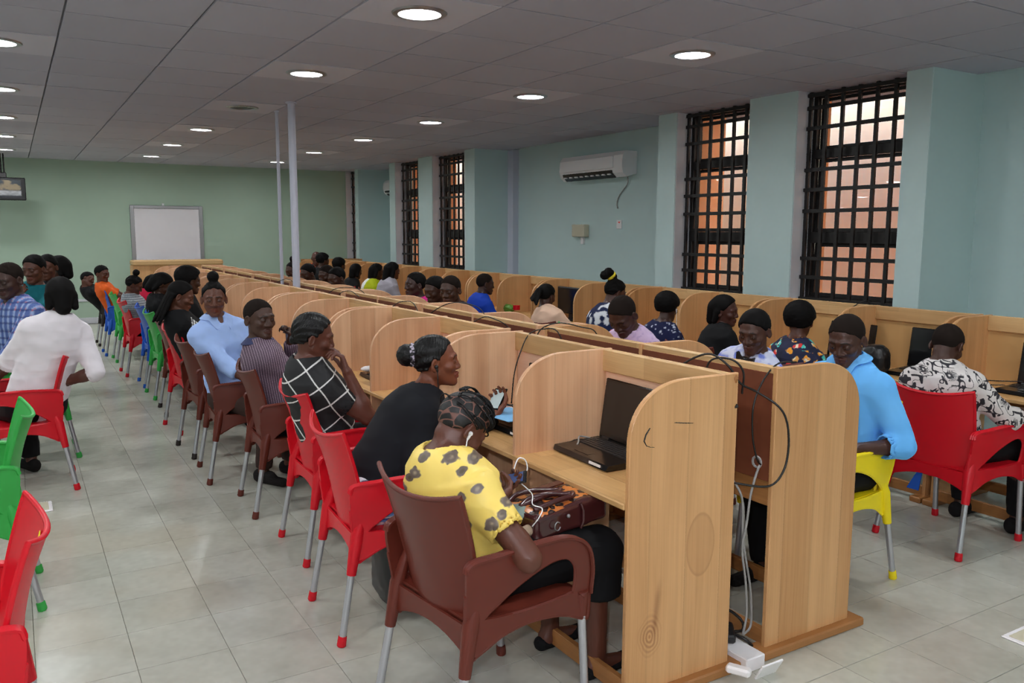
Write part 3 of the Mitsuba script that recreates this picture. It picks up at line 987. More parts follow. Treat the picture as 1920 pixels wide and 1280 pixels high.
def head_d(q, female=False):
    x, y, z = q[..., 0], q[..., 1], q[..., 2]
    m = np.stack([np.abs(x), y, z], -1)
    d = d_ell(q, (0, -0.014, 0.030), (0.0745, 0.094, 0.085))
    d = smin(d, d_ell(q, (0, 0.026, -0.030), (0.052 if female else 0.055, 0.058, 0.078)), 0.035)
    d = smin(d, d_cap(m, (0.043, -0.002, -0.052), (0.014, 0.064, -0.092), 0.018, 0.018), 0.03)
    d = smin(d, d_ell(q, (0, 0.073, -0.096), (0.021, 0.017, 0.016)), 0.018)
    d = smin(d, d_ell(m, (0.041, 0.056, -0.022), (0.022, 0.021, 0.019)), 0.022)
    d = smin(d, d_cap(m, (0.010, 0.083, 0.024), (0.046, 0.066, 0.021), 0.010, 0.008), 0.016)
    d = smax(d, -d_ell(m, (0.031, 0.100, 0.002), (0.019, 0.022, 0.013)), 0.012)
    d = smin(d, d_ell(m, (0.031, 0.0735, 0.002), (0.0165, 0.0135, 0.0135)), 0.005)
    d = smin(d, d_cap(q, (0, 0.083, 0.010), (0, 0.096, -0.027), 0.0085, 0.0130), 0.012)
    d = smin(d, d_ell(m, (0.0165, 0.087, -0.031), (0.0120, 0.0115, 0.0095)), 0.007)
    d = smin(d, d_cap(m, (0.0, 0.0905, -0.0570), (0.022, 0.080, -0.0620), 0.0090, 0.0052), 0.006)
    d = smin(d, d_cap(m, (0.0, 0.0885, -0.0715), (0.019, 0.079, -0.0705), 0.0100, 0.0052), 0.006)
    d = smax(d, -d_cap(m, (0.0, 0.1015, -0.0635), (0.021, 0.0870, -0.0660), 0.0022, 0.0016), 0.004)
    # ears
    e = m - np.array([0.0755, -0.014, -0.008], np.float32)
    e = np.stack([e[..., 0] * 0.92 + e[..., 1] * 0.38, -e[..., 0] * 0.38 + e[..., 1] * 0.92, e[..., 2] - 0.25 * e[..., 1]], -1)
    ear = d_ell(e, (0.004, 0, 0), (0.009, 0.018, 0.031))
    ear = smax(ear, -d_ell(e, (0.012, 0.002, 0.004), (0.007, 0.010, 0.020)), 0.004)
    return smin(d, ear, 0.006)


FING = [(-0.030, 0.80), (-0.0105, 0.98), (0.0105, 1.06), (0.030, 0.97)]


def hand_prims(W, fdir, palm, thumb, curl=0.6, spread=1.0, pinch=0.0, fist=False):
    """prims of one hand. W wrist point; fdir: along the hand; palm: the way the palm faces; thumb: +1/-1 side of cross(fdir, palm)"""
    y = unit(fdir)
    zp = unit(np.asarray(palm) - y * (np.asarray(palm) @ y))
    x = np.cross(y, zp) * thumb
    def L(a, b, c):
        return W + x * a + y * b + zp * c
    pr_ = []
    kn = []
    for fx, fl in FING:
        k = L(fx * 1.0, 0.086 - abs(fx - 0.008) * 0.22, 0.002)
        pr_.append((P_cap(L(fx * 0.55, 0.006, 0), k, 0.0135, 0.0115), 0.012))
        kn.append(k)
    pr_.append((P_cap(L(0.014, 0.02, 0.006), L(0.026, 0.055, 0.008), 0.015, 0.012), 0.014))
    for n, (fx, fl) in enumerate(FING):
        p, a = kn[n], 0.0
        for j, (ln, r0, r1) in enumerate(((0.041, 0.0096, 0.0085), (0.026, 0.0086, 0.0078), (0.021, 0.0078, 0.0064))):
            c = curl * (0.75 + 0.12 * (3 - n)) if not fist else 1.45
            a += c * (0.75, 1.0, 0.7)[j]
            if pinch and n == 3:
                a = min(a, 0.35 * (j + 1))
            dirn = y * math.cos(a) + zp * math.sin(a) + x * (fx * 2.0 * spread * max(0.0, 1 - a))
            e = p + unit(dirn) * ln * fl
            pr_.append((P_cap(p, e, r0, r1), 0.004))
            p = e
    t0, t1 = L(0.020, 0.022, 0.008), L(0.046, 0.050, 0.020)
    if fist:
        t2, t3 = L(0.040, 0.078, 0.040), L(0.018, 0.088, 0.050)
    else:
        t2, t3 = L(0.052, 0.080, 0.030), L(0.046, 0.102, 0.038 + 0.01 * curl)
    pr_ += [(P_cap(t0, t1, 0.0150, 0.0115), 0.010), (P_cap(t1, t2, 0.0112, 0.0098), 0.005), (P_cap(t2, t3, 0.0098, 0.0078), 0.004)]
    return pr_


def two_bone(S, Tg, a, b, pole):
    d = Tg - S
    L = np.linalg.norm(d)
    if L > (a + b) * 0.995:
        Tg = S + d / L * (a + b) * 0.995
        d = Tg - S
        L = np.linalg.norm(d)
    L = max(L, abs(a - b) * 1.05 + 0.02)
    u = unit(d)
    ca = np.clip((a * a + L * L - b * b) / (2 * a * L), -1, 1)
    pv = np.asarray(pole, float)
    pv = unit(pv - u * (pv @ u))
    return S + u * (a * ca) + pv * (a * math.sqrt(max(0, 1 - ca * ca))), Tg


LEVEL = {0: dict(head=0.0035, hand=0.0038, body=0.012, cloth=0.0080, hair=0.0044), 1: dict(head=0.0052, hand=0.0058, body=0.018, cloth=0.012, hair=0.0070),
         2: dict(head=0.0082, hand=0.009, body=0.026, cloth=0.018, hair=0.0105)}
UPV = np.array([0, 0, 1.0])
N_TRI = [0]
TR = {}


def eye_mesh(c, R, opening):
    """the visible part of an eyeball between the lids"""
    m = trimesh.creation.icosphere(2, 1.0)
    loc = np.array(m.vertices)
    col = np.where((np.abs(loc[:, 0]) < 0.50)[:, None], [[0.004, 0.003, 0.003]], [[0.50, 0.46, 0.42]])
    return trimesh.Trimesh((loc * [0.0122, 0.0146, 0.0047 * opening]) @ R.T + c, m.faces, process=False), col


def person(label, hip, heading, head, gaze=(None, 10, 0), lvl=1, female=False, skin=(78, 46, 36), hair='short', hair_mat='hair',
           top=(120, 120, 120), top_mat='cloth', sleeve='short', collar=False, bottom='trousers', bottom_col=(18, 18, 22), bottom_mat='cloth', shoes=(20, 18, 18),
           hands=(None, None), wide=1.0, twist=0.0, size=1.0, legs=(0.10, 0.46, 0.30), neck_open=0.0, hem=0.0, elbow=(None, None), shoulder_lift=0.0, fold=1.0, group=None, seat=0.452, footx=0.0, slouch=0.03, flats=False):
    """hip (x, y); heading degrees (0 = +y, 90 = +x); head centre (x, y, z); gaze (heading, pitch down, roll); hands: dicts at/dir/palm/curl or None"""
    lv = LEVEL[lvl]
    h = math.radians(heading)
    f, r = np.array([math.sin(h), math.cos(h), 0]), np.array([math.cos(h), -math.sin(h), 0])
    s = size
    P0 = np.array([hip[0], hip[1], seat + 0.088 * s])
    H = np.array(head, float)
    gh = math.radians(gaze[0] if gaze[0] is not None else heading)
    gp, gr = math.radians(gaze[1]), math.radians(gaze[2])
    hf = np.array([math.sin(gh) * math.cos(gp), math.cos(gh) * math.cos(gp), -math.sin(gp)])
    hr = np.array([math.cos(gh), -math.sin(gh), 0])
    hu = np.cross(hr, hf)
    hr, hu = hr * math.cos(gr) - hu * math.sin(gr), hu * math.cos(gr) + hr * math.sin(gr)
    R = np.stack([hr, hf, hu], 1)
    hs = s * 1.0
    td = unit(H - P0)
    # neck base
    Nk = H + R @ np.array([0, -0.030, -0.062]) * hs - unit(0.55 * UPV + 0.75 * td + 0.3 * hu) * 0.098 * s
    spine = Nk - P0
    ctrl = P0 + spine * 0.5 + UPV * 0.05 - f * slouch
    B = lambda t: P0 * (1 - t) ** 2 + ctrl * 2 * t * (1 - t) + Nk * t * t
    rt = unit(r * math.cos(math.radians(twist)) + f * math.sin(math.radians(-twist)))
    up_end = unit(Nk - ctrl)
    rt = unit(rt - up_end * (rt @ up_end) * 0.6)
    ch_f = np.cross(up_end, rt) * -1
    ch_f = unit(np.cross(rt, up_end)) if (np.cross(rt, up_end) @ (f * math.cos(math.radians(twist)) + r * math.sin(math.radians(twist)))) > 0 else unit(np.cross(up_end, rt))
    # torso sections: t, half width, half depth
    sec = [(0.0, 0.168, 0.118), (0.22, 0.150, 0.112), (0.48, 0.146 if female else 0.150, 0.104), (0.72, 0.160, 0.108), (0.90, 0.140, 0.088), (0.985, 0.070, 0.058)]
    torso = []
    for (t0, a0, b0), (t1, a1, b1) in zip(sec[:-1], sec[1:]):
        p, q = B(t0), B(t1)
        w = (t0 + t1) / 2
        lr = unit(r * (1 - w) + rt * w)
        fw_ = np.cross(unit(q - p), lr)
        if fw_ @ f < 0:
            fw_ = -fw_
        torso.append((p, q, frame_of(q - p, fw_), (a0 * s * wide, a1 * s * wide), (b0 * s * wide, b1 * s * wide)))
    shw = (0.146 if female else 0.163) * s * wide ** 0.5
    SC = Nk - up_end * (0.074 if female else 0.066) * s + ch_f * 0.008 + UPV * shoulder_lift
    sh = [SC - rt * shw, SC + rt * shw]
    la, lf = 0.285 * s, 0.250 * s
    arm, hnds = [], []
    for i, sgn in ((0, -1), (1, 1)):
        hd = hands[i] or {}
        tgt = np.array(hd['at']) if 'at' in hd else P0 + f * 0.36 * s + r * sgn * 0.13 * s + UPV * 0.115
        pole = np.array(elbow[i]) if elbow[i] is not None else (-0.5 * f + 0.75 * r * sgn - 0.9 * UPV)
        E_, Wp = two_bone(sh[i], tgt, la, lf, pole)
        fd = np.array(hd['dir']) if 'dir' in hd else unit(Wp - E_) * 0.8 + f * 0.4 - UPV * 0.25
        pm = np.array(hd['palm']) if 'palm' in hd else -UPV - r * sgn * 0.4
        th = hd.get('thumb')
        yv = unit(fd)
        zp = unit(pm - yv * (pm @ yv))
        if th is None:
            # thumb points to the body's middle when the palm faces down
            side = np.cross(yv, zp)
            want = -r * sgn + UPV * 0.3
            th = 1 if side @ want > 0 else -1
        else:
            th = 1 if np.cross(yv, zp) @ np.array(th) > 0 else -1
        arm.append((sh[i], E_, Wp))
        hnds.append(hand_prims(Wp, fd, pm, th, hd.get('curl', 0.45), hd.get('spread', 1.0), hd.get('pinch', 0), hd.get('fist', False)))
    leg = []
    sp, kf, ax_ = legs
    for sgn in (-1, 1):
        hj = P0 + r * sgn * 0.088 * s - UPV * 0.006
        kn = np.array([*(P0 + f * kf * s + r * sgn * (0.075 + sp * 0.5) * s)[:2], 0.505 * (0.5 + 0.5 * s) + (seat - 0.452)])
        an = np.array([*(P0 + f * (ax_ + 0.10) * s + r * sgn * (0.075 + sp * 0.45) * s + r * footx)[:2], 0.095])
        leg.append((hj, kn, an))
    # ---- body
    pts = np.vstack([H, P0, *[q for a in arm for q in a], *[q for a in leg for q in a]] + [leg[0][2] + f * 0.22, leg[1][2] + f * 0.22])
    lo, hi = pts.min(0) - 0.20, pts.max(0) + 0.20
    lo[2] = -0.02
    fine = [[], [], []]
    hb = np.array([0.125, 0.125, 0.13])
    for k in range(3):
        fine[k].append((H[k] - hb[k], H[k] + hb[k], lv['head']))
    for i in (0, 1):
        if hands[i] and hands[i].get('fine'):
            c = arm[i][2] + unit(hands[i].get('dir', f)) * 0.07
            for k in range(3):
                fine[k].append((c[k] - 0.10, c[k] + 0.10, lv['hand']))
    grid = [axis_pts(lo[k], hi[k], lv['body'], fine[k]) for k in range(3)]
    G = Field(*grid)
    for p, q, fr, A, Bd in torso:
        G.add(P_oval(p, q, fr, A, Bd), 0.04)
    if not female:
        G.add(P_cap(sh[0], sh[1], 0.050 * s, 0.050 * s), 0.04)
    else:
        G.add(P_cap(sh[0], sh[1], 0.044 * s, 0.044 * s), 0.04)
    for i in (0, 1):
        S_, E_, Wp = arm[i]
        G.add(P_cap(S_, E_, 0.050 * s * wide, 0.040 * s), 0.03)
        mid = E_ + (Wp - E_) * 0.3
        G.add(P_cap(E_, mid, 0.039 * s, 0.039 * s), 0.02)
        G.add(P_cap(mid, Wp, 0.038 * s, 0.026 * s), 0.02)
        for pm_, k in hnds[i]:
            G.add(pm_, k if lvl < 2 else max(k, 0.008))
        hj, kn, an = leg[i]
        G.add(P_cap(hj, kn, 0.088 * s * wide, 0.058 * s), 0.03)
        ca = kn + (an - kn) * 0.32 - f * 0.018
        G.add(P_cap(kn, ca, 0.055 * s, 0.056 * s), 0.02)
        G.add(P_cap(ca, an, 0.054 * s, 0.036 * s), 0.02)
        G.add(P_cap(an - f * 0.02 - UPV * 0.045, an + f * 0.15 * s - UPV * 0.068, 0.036, 0.026), 0.02)
    nb = H + R @ np.array([0, -0.022, -0.050]) * hs
    G.add(P_cap(Nk - up_end * 0.03, nb, 0.056 * s * (0.92 if female else 1.0), 0.052 * s * (0.9 if female else 1.0)), 0.03)
    G.at(H - 0.16, H + 0.16, lambda q, F: smin(F, (head_d(((q - H.astype(np.float32)) @ R.astype(np.float32)) / hs, female) * hs).astype(np.float32), 0.014))
    v, fc = G.mesh()
    keepers = [(H - UPV * 0.02, np.array([0.125, 0.125, 0.145]))]
    for i in (0, 1):
        if hands[i] and hands[i].get('fine'):
            keepers.append((arm[i][2] + unit(hands[i].get('dir', f)) * 0.07, np.full(3, 0.105)))
    v, fc = thin_out(v, fc, lv['body'], keepers)
    loc = (v - H) @ R / hs
    base = np.array(C(*skin))
    col = np.tile(base, (len(v), 1))
    col *= (0.9 + 0.2 * meshkit.fbm(v * 18, 3, 5))[:, None]
    if lvl < 2:
        lip = ((np.abs(loc[:, 0]) < 0.026) & (loc[:, 1] > 0.070) & (np.abs(loc[:, 2] + 0.064) < 0.0135))
        col[lip] = col[lip] * [1.12, 0.78, 0.80]
        bx_ = np.abs(np.abs(loc[:, 0]) - 0.030)
        brow = (bx_ < 0.0185) & (loc[:, 1] > 0.055) & (np.abs(loc[:, 2] - 0.0265 + 4.0 * np.maximum(np.abs(loc[:, 0]) - 0.036, 0) ** 1 * 0.25) < 0.0042)
        col[brow] *= 0.28
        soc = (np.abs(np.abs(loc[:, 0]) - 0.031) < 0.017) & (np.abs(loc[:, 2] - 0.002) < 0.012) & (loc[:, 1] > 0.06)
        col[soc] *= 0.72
    key = key_for('person')
    TR['body'] = TR.get('body', 0) + len(fc)
    scene[key] = mikit.ply(trimesh.Trimesh(v, fc, process=False), 'skin', True, color=col)
    labels[key] = {'label': label, 'category': 'person'}
    labels[key]['group'] = group or 'people seated at the carrels'
    N_TRI[0] += len(fc)
    if lvl < 2:
        for sx in (-1, 1):
            em, ec = eye_mesh(H + R @ np.array([sx * 0.0305, 0.0738, 0.001]) * hs, R, max(0.35, 1.0 - gaze[1] / 50.0))
            put('eye', em, 'eye', key, True, color=ec)
    # ---- shirt
    c = lv['cloth']
    infl = 0.012 if lvl < 2 else 0.016
    sl = {'none': 0.0, 'cap': 0.30, 'short': 0.62, 'half': 1.16, 'long': 2.0, 'threequarter': 1.45}[sleeve]
    pts = np.vstack([P0, Nk, *[q for a in arm for q in a]])
    lo, hi = pts.min(0) - 0.21, pts.max(0) + 0.16
    lo[2] = max(lo[2], seat - 0.01 - hem)
    G = Field(*[np.arange(lo[k], hi[k] + c, c) for k in range(3)])
    for p, q, fr, A, Bd in torso:
        G.add(P_oval(p, q, fr, tuple(a + infl for a in A), tuple(b + infl for b in Bd)), 0.04)
    G.add(P_cap(sh[0], sh[1], 0.046 * s + infl, 0.046 * s + infl), 0.045)
    if female:
        for sx in (-1, 1):
            G.add(P_sph(B(0.66) + rt * sx * 0.068 * s + ch_f * 0.078 * s * wide, 0.062 * s), 0.05)
    if sl > 0:
        for i in (0, 1):
            S_, E_, Wp = arm[i]
            e1 = min(sl, 1.0)
            end = S_ + (E_ - S_) * e1
            G.add((P_cap if sl > 1 else P_flat)(S_, end, (0.054 * s * wide + infl), 0.044 * s + infl + (0.006 if sl <= 1 else 0)), 0.035)
            last, dirn, rad = end, unit(E_ - S_), 0.044 * s + infl + 0.006
            if sl > 1:
                e2 = sl - 1
                last = E_ + (Wp - E_) * min(e2, 0.97)
                G.add(P_flat(E_, last, 0.044 * s + infl, 0.044 * s + (infl if e2 < 0.9 else -0.004)), 0.02)
                dirn, rad = unit(Wp - E_), 0.044 * s + (infl if e2 < 0.9 else -0.004)
            if lvl < 1:
                G.cut(P_flat(last - dirn * 0.03, last + dirn * 0.03, rad - 0.007, rad - 0.007), 0.004)
    ndir = unit(nb - Nk)
    if collar:
        G.add(P_flat(Nk - ndir * 0.01, Nk + ndir * (0.040 if gaze[1] < 15 else 0.016), 0.072 * s, 0.066 * s), 0.014)
        G.cut(P_flat(Nk + ndir * 0.010, Nk + ndir * 0.09, 0.062 * s, 0.060 * s), 0.004)
        G.cut(P_cap(Nk + ch_f * 0.075 + ndir * 0.015, Nk + ch_f * 0.075 + ndir * 0.09, 0.020, 0.034), 0.006)
    else:
        G.cut(P_cap(Nk + ndir * (0.038 - neck_open * 0.3), Nk + ndir * 0.16, 0.066 * s + neck_open * 0.5, 0.085 * s + neck_open), 0.006)
        if neck_open:
            G.cut(P_sph(Nk + ch_f * 0.06 * s + ndir * 0.005, 0.055 * s + neck_open), 0.008)
    v, fc = G.mesh()
    v = drape(v, fc, 0.0060 * fold * (1.0 if lvl < 2 else 0.6), v @ np.array([r, f, UPV]).T, 3)
    give(key, 'shirt', v, fc, top, top_mat, r, f, P0)
    # ---- trousers or skirt
    lo, hi = bb(P0, *[q for a in leg for q in a], r=0.17)
    lo[2] = 0.02
    hi[2] = P0[2] + 0.16
    G = Field(*[np.arange(lo[k], hi[k] + c * 1.6, c * 1.6) for k in range(3)])
    p, q, fr, A, Bd = torso[0]
    G.add(P_oval(p, p + (q - p) * 0.7, fr, tuple(a + 0.009 for a in A), tuple(b + 0.009 for b in Bd)), 0.03)
    for i in (0, 1):
        hj, kn, an = leg[i]
        if bottom == 'trousers':
            G.add(P_cap(hj, kn, 0.098 * s * wide, 0.072 * s), 0.03)
            G.add(P_flat(kn + UPV * 0.01, an + (kn - an) * 0.02, 0.071 * s, 0.055 * s), 0.02)
        elif bottom == 'cropped':
            G.add(P_cap(hj, kn, 0.102 * s * wide, 0.088 * s), 0.03)
            G.add(P_flat(kn + UPV * 0.02, kn + (an - kn) * 0.42, 0.086 * s, 0.088 * s), 0.02)
        elif bottom == 'skirt':
            G.add(P_cap(hj, kn, 0.104 * s * wide, 0.085 * s), 0.05)
            G.add(P_flat(kn + UPV * 0.03, kn + (an - kn) * 0.75, 0.09 * s, 0.10 * s), 0.06)
    if bottom == 'skirt':
        mk, ma = (leg[0][1] + leg[1][1]) / 2, (leg[0][2] + leg[1][2]) / 2
        G.add(P_cap(P0, mk, 0.10 * s, 0.085 * s), 0.05)
        G.add(P_flat(mk + UPV * 0.03, mk + (ma - mk) * 0.75, 0.09, 0.095), 0.05)
    v, fc = G.mesh()
    v = drape(v, fc, 0.006 * fold, v, 9)
    give(key, 'skirt' if bottom == 'skirt' else 'trousers', v, fc, bottom_col, bottom_mat, r, f, P0)
    # ---- shoes
    for i in (0, 1):
        an = leg[i][2]
        a0, a1 = an - f * 0.045 - UPV * 0.062, an + f * 0.175 * s - UPV * 0.068
        lo, hi = bb(a0, a1, r=0.07)
        lo[2], cs = -0.01, max(c, 0.008)
        G = Field(*[np.arange(lo[k], hi[k], cs) for k in range(3)])
        fr = frame_of(a1 - a0, UPV)
        if flats:
            G.add(P_oval(a0, a1, frame_of(a1 - a0, UPV), (0.031, 0.036), (0.030, 0.026)), 0.01)
            G.cut(P_cap(an + UPV * 0.0, an + f * 0.085 - UPV * 0.038, 0.040, 0.028), 0.006)
        else:
            G.add(P_cap(a0 + UPV * 0.002, a1, 0.035, 0.031), 0.02)
        flats or G.add(P_cap(a0 + UPV * 0.022, an + f * 0.06 - UPV * 0.040, 0.037, 0.034), 0.02)
        G.cut(P_cap(an + UPV * 0.03, an + UPV * 0.06, 0.045, 0.05), 0.006)
        G.at(lo - 1, hi + 1, lambda q, F: np.maximum(F, -q[..., 2] + 0.002))
        v, fc = G.mesh()
        give(key, 'shoe', v, fc, shoes, 'cloth', r, f, P0)
    # ---- hair
    add_hair(key, hair, hair_mat, H, R, hs, lv['hair'], lvl)
    return dict(key=key, H=H, R=R, hs=hs, Nk=Nk, arm=arm, f=f, r=r, P0=P0, leg=leg, ch_f=ch_f, rt=rt, sh=sh, up=up_end)


def normals_of(v, f):
    n = np.zeros_like(v)
    fn = np.cross(v[f[:, 1]] - v[f[:, 0]], v[f[:, 2]] - v[f[:, 0]])
    for k in range(3):
        np.add.at(n, f[:, k], fn)
    return n / (np.linalg.norm(n, axis=1, keepdims=True) + 1e-12)


def drape(v, f, amp, coords, seed):
    """cloth folds: soft ridges along the surface"""
    n = normals_of(v, f)
    a = meshkit.fbm(coords * [9, 9, 6] + seed, 2, seed)
    b = 1 - np.abs(2 * meshkit.noise(coords * [10, 10, 17] + 3 * seed, seed) - 1)
    return v + n * (amp * (1.1 * (a - 0.5) + 0.9 * (b - 0.55)))[:, None]


def give(key, part, v, f, colour, mat, r, fw, P0):
    m = trimesh.Trimesh(v, f, process=False)
    N_TRI[0] += len(f)
    TR[part] = TR.get(part, 0) + len(f)
    if mat == 'cloth':
        if callable(colour):
            q = (v - P0) @ np.stack([r, fw, UPV], 1)
            col = colour(v, normals_of(v, f), q)
        else:
            col = np.tile(C(*colour), (len(v), 1)) * (0.94 + 0.12 * meshkit.noise(v * 25, 4))[:, None]
        put(part, m, mat, key, True, color=col)
    else:
        put(part, m, mat, key, True)


def add_hair(key, style, mat, H, R, hs, cell, lvl):
    if style == 'none':
        return
    if style == 'shaved':
        mat = 'hair_shaved'
    tk = {'shaved': 0.004, 'short': 0.009, 'afro': 0.026, 'cornrow': 0.009, 'threaded': 0.005, 'topbun': 0.006, 'backbun': 0.008, 'highpony': 0.007}.get(style, 0.011)
    bun = {'topbun': [((0, -0.045, 0.150), 0.040)], 'backbun': [((0, -0.128, 0.035), 0.050)], 'highpony': [((0, -0.085, 0.125), 0.035), ((0.0, -0.135, 0.14), 0.042), ((0.0, -0.165, 0.10), 0.040)],
           'lowbun': [((0, -0.115, -0.02), 0.036)], 'cornrow': [((0, -0.092, -0.030), 0.024)]}.get(style, [])
    ext = 0.13 if not bun and style not in ('long', 'braids', 'pony', 'bob', 'bob2') else 0.24
    q0 = np.arange(-0.13, 0.13, cell)
    ys = np.arange(-0.165 if ext < 0.2 else -0.235, 0.13, cell)
    zs = np.arange(-0.10 if style not in ('long', 'braids', 'pony', 'bob', 'bob2') else -0.27, 0.18 if not bun else 0.215, cell)
    G = Field(q0, ys, zs)

    def cap_fn(q, F):
        d = d_ell(q, (0, -0.014, 0.030), (0.0745 + tk, 0.094 + tk, 0.085 + tk))
        if style == 'afro':
            d = smin(d, d_ell(q, (0, -0.042, 0.050), (0.094, 0.100, 0.086)), 0.02)
        zb = np.interp(q[..., 1], HLY, HLZ_M) + (0.013 * np.clip((q[..., 1] - 0.0) / 0.05, 0, 1) if style in ('topbun', 'backbun', 'cornrow', 'highpony', 'pony', 'afro', 'bob', 'bob2', 'braids') else 0.0) + (0.010 if lvl < 2 else 0.0) * (meshkit.noise(q * 70.0, 9) - 0.5)
        d = smax(d, (zb - q[..., 2]) * 0.85, 0.008)
        d = smax(d, -(d_ell(np.stack([np.abs(q[..., 0]), q[..., 1], q[..., 2]], -1), (0.080, -0.010, -0.012), (0.022, 0.024, 0.034))), 0.006)
        if style in ('cornrow', 'backbun', 'topbun', 'highpony') and lvl < 2:
            # ridges of braided rows running from the forehead back
            ang = np.arctan2(q[..., 0], q[..., 2] + 0.035)
            d = d + 0.0028 * np.cos(ang * (22 if style == 'cornrow' else 15)) + 0.0012 * np.cos(q[..., 1] * 520 + ang * 9)
        elif style in ('short', 'afro'):
            d = d + (0.004 if style == 'afro' else 0.0016) * (meshkit.noise(q * 150.0, 7).astype(np.float32) - 0.5) * 2
        return np.minimum(F, d.astype(np.float32))
    G.at(np.full(3, -9.0), np.full(3, 9.0), cap_fn)
    for c, rad in bun:
        G.add(P_sph(c, rad), 0.012)
    if style == 'highpony':
        G.add(P_cap((0, -0.06, 0.10), (0, -0.10, 0.13), 0.03, 0.03), 0.012)
    if style == 'long':
        G.add(P_cap((0, -0.085, 0.02), (0, -0.115, -0.24), 0.066, 0.045), 0.02)
        for sx in (-1, 1):
            G.add(P_cap((sx * 0.066, -0.03, 0.0), (sx * 0.078, -0.06, -0.20), 0.028, 0.026), 0.02)
    if style in ('bob', 'bob2'):
        G.add(P_cap((0, -0.075, 0.01), (0, -0.085, -0.085), 0.062, 0.048), 0.02)
        for sx in (-1, 1):
            G.add(P_cap((sx * 0.070, -0.035, 0.0), (sx * 0.074, -0.050, -0.075), 0.026, 0.022), 0.02)
    if style == 'braids':
        for k in range(9):
            a = -1.2 + 2.4 * k / 8
            G.add(P_cap((0.075 * math.sin(a), -0.03 - 0.07 * math.cos(a), 0.0), (0.10 * math.sin(a), -0.05 - 0.09 * math.cos(a), -0.22 - 0.02 * (k % 3)), 0.017, 0.011), 0.006)
    if style == 'pony':
        G.add(P_sph((-0.0, -0.120, 0.03), 0.034), 0.012)
        for k in range(6):
            G.add(P_cap((-0.02 + 0.008 * k, -0.125, 0.03), (-0.05 + 0.02 * k, -0.165 - 0.01 * (k % 3), -0.06 - 0.012 * k), 0.020, 0.012), 0.008)
    if bun and lvl < 2:
        def rough(q, F):
            return F + 0.0035 * (meshkit.noise(q * 110.0, 3).astype(np.float32) - 0.5) * 2
        for c, rad in bun:
            c = np.array(c)
            G.at(c - rad * 1.6, c + rad * 1.6, rough)
    v, f = G.mesh()
    N_TRI[0] += len(f)
    TR['hair'] = TR.get('hair', 0) + len(f)
    put('hair', trimesh.Trimesh((v * hs) @ R.T + H, f, process=False), mat, key, True)

# ---------------------------------------------------------------- cloth patterns
def yellow_fn(p, n, uv):
    u, v = p.x * 0.88 - p.y * 0.47, p.z + 0.3 * p.y
    d1, d2, k = voronoi(u * 13.5 + 0.9 * noise(v * 8, u * 6, 1), v * 13.5 + 3)
    e = fbm(u * 60, v * 60, p.x * 20, octaves=2)
    blob = smoothstep(0.32, 0.25, d1 * (0.8 + 0.55 * k) + 0.26 * (e - 0.5)) * smoothstep(0.12, 0.16, k)
    ring = dr.abs(d1 - 0.16)
    ink = mix(C(70, 60, 74), C(150, 134, 118), smoothstep(0.35, 0.75, e) * smoothstep(0.0, 0.14, ring))
    ink = mix(ink, C(38, 34, 40), smoothstep(0.70, 0.80, k) * smoothstep(0.16, 0.05, d1))
    base = mix(C(246, 220, 118), C(232, 198, 92), fbm(u * 9, v * 9, 4))
    return mix(base, ink, blob * 0.92)


bsdf('yellow_satin', pr(yellow_fn), 0.42, specular=0.5, sheen=0.3)


def grid_fn(p, n, uv):
    a = 0.62
    q0 = p.x * 0.97 - p.y * 0.24
    x_, z_ = q0 * math.cos(a) + p.z * math.sin(a), -q0 * math.sin(a) + p.z * math.cos(a)
    w = 0.012 * (noise(q0 * 9, p.z * 9, 2) - 0.5)
    g1, g2 = (x_ + w) / 0.105, (z_ + w) / 0.095
    l1, l2 = dr.abs(g1 - dr.round(g1)) * 0.105, dr.abs(g2 - dr.round(g2)) * 0.095
    ln = dr.maximum(smoothstep(0.0042, 0.0026, l1), smoothstep(0.0042, 0.0026, l2))
    return mix(C(20, 20, 23), C(214, 210, 208), ln * 0.95)


bsdf('black_grid_cloth', pr(grid_fn), 0.75, sheen=0.2)


def stripe_fn(p, n, uv):
    q0 = p.x * 0.99 - p.y * 0.12 + 0.16 * p.z
    g = q0 / 0.0125
    s = dr.abs(g - dr.round(g))
    return mix(C(84, 66, 82), C(150, 130, 144), smoothstep(0.20, 0.10, s) * 0.8)


bsdf('purple_stripe_cloth', pr(stripe_fn), 0.8, sheen=0.2)


def scroll_fn(p, n, uv):
    u, v = p.y * -0.72 + p.x * 0.69, p.z + p.x * 0.12
    wx, wy = fbm(u * 9, v * 9, 3, octaves=2), fbm(u * 9 + 7, v * 9 + 2, 5, octaves=2)
    d1, d2, k = voronoi(u * 10.5 + wx, v * 10.5 + wy)
    petals = 0.25 + 0.10 * dr.sin(40.0 * noise(u * 34, v * 34, 1))
    flower = smoothstep(petals, petals - 0.05, d1) * smoothstep(0.03, 0.08, d1) * smoothstep(0.45, 0.5, k)
    vine = smoothstep(0.055, 0.030, dr.abs(noise(u * 34 + 3 * wx, v * 34, 2) - 0.5)) * smoothstep(0.28, 0.36, d1)
    leaf = smoothstep(0.72, 0.76, noise(u * 70, v * 70 + 4 * wy, 6)) * smoothstep(0.30, 0.40, d1)
    return mix(C(206, 200, 198), C(34, 33, 40), dr.maximum(flower, dr.maximum(vine, leaf)))


bsdf('scroll_cloth', pr(scroll_fn), 0.75, sheen=0.2)


def agate_fn(p, n, uv):
    f = fbm(p.x * 5 + 1, p.y * 5, p.z * 9, octaves=2) * 9.0 + p.z * 14
    s = f - dr.floor(f)
    c = mix(C(40, 78, 158), C(104, 150, 206), smoothstep(0.1, 0.5, s))
    c = mix(c, C(214, 222, 230), smoothstep(0.55, 0.68, s))
    return mix(c, C(40, 46, 92), smoothstep(0.86, 0.93, s))


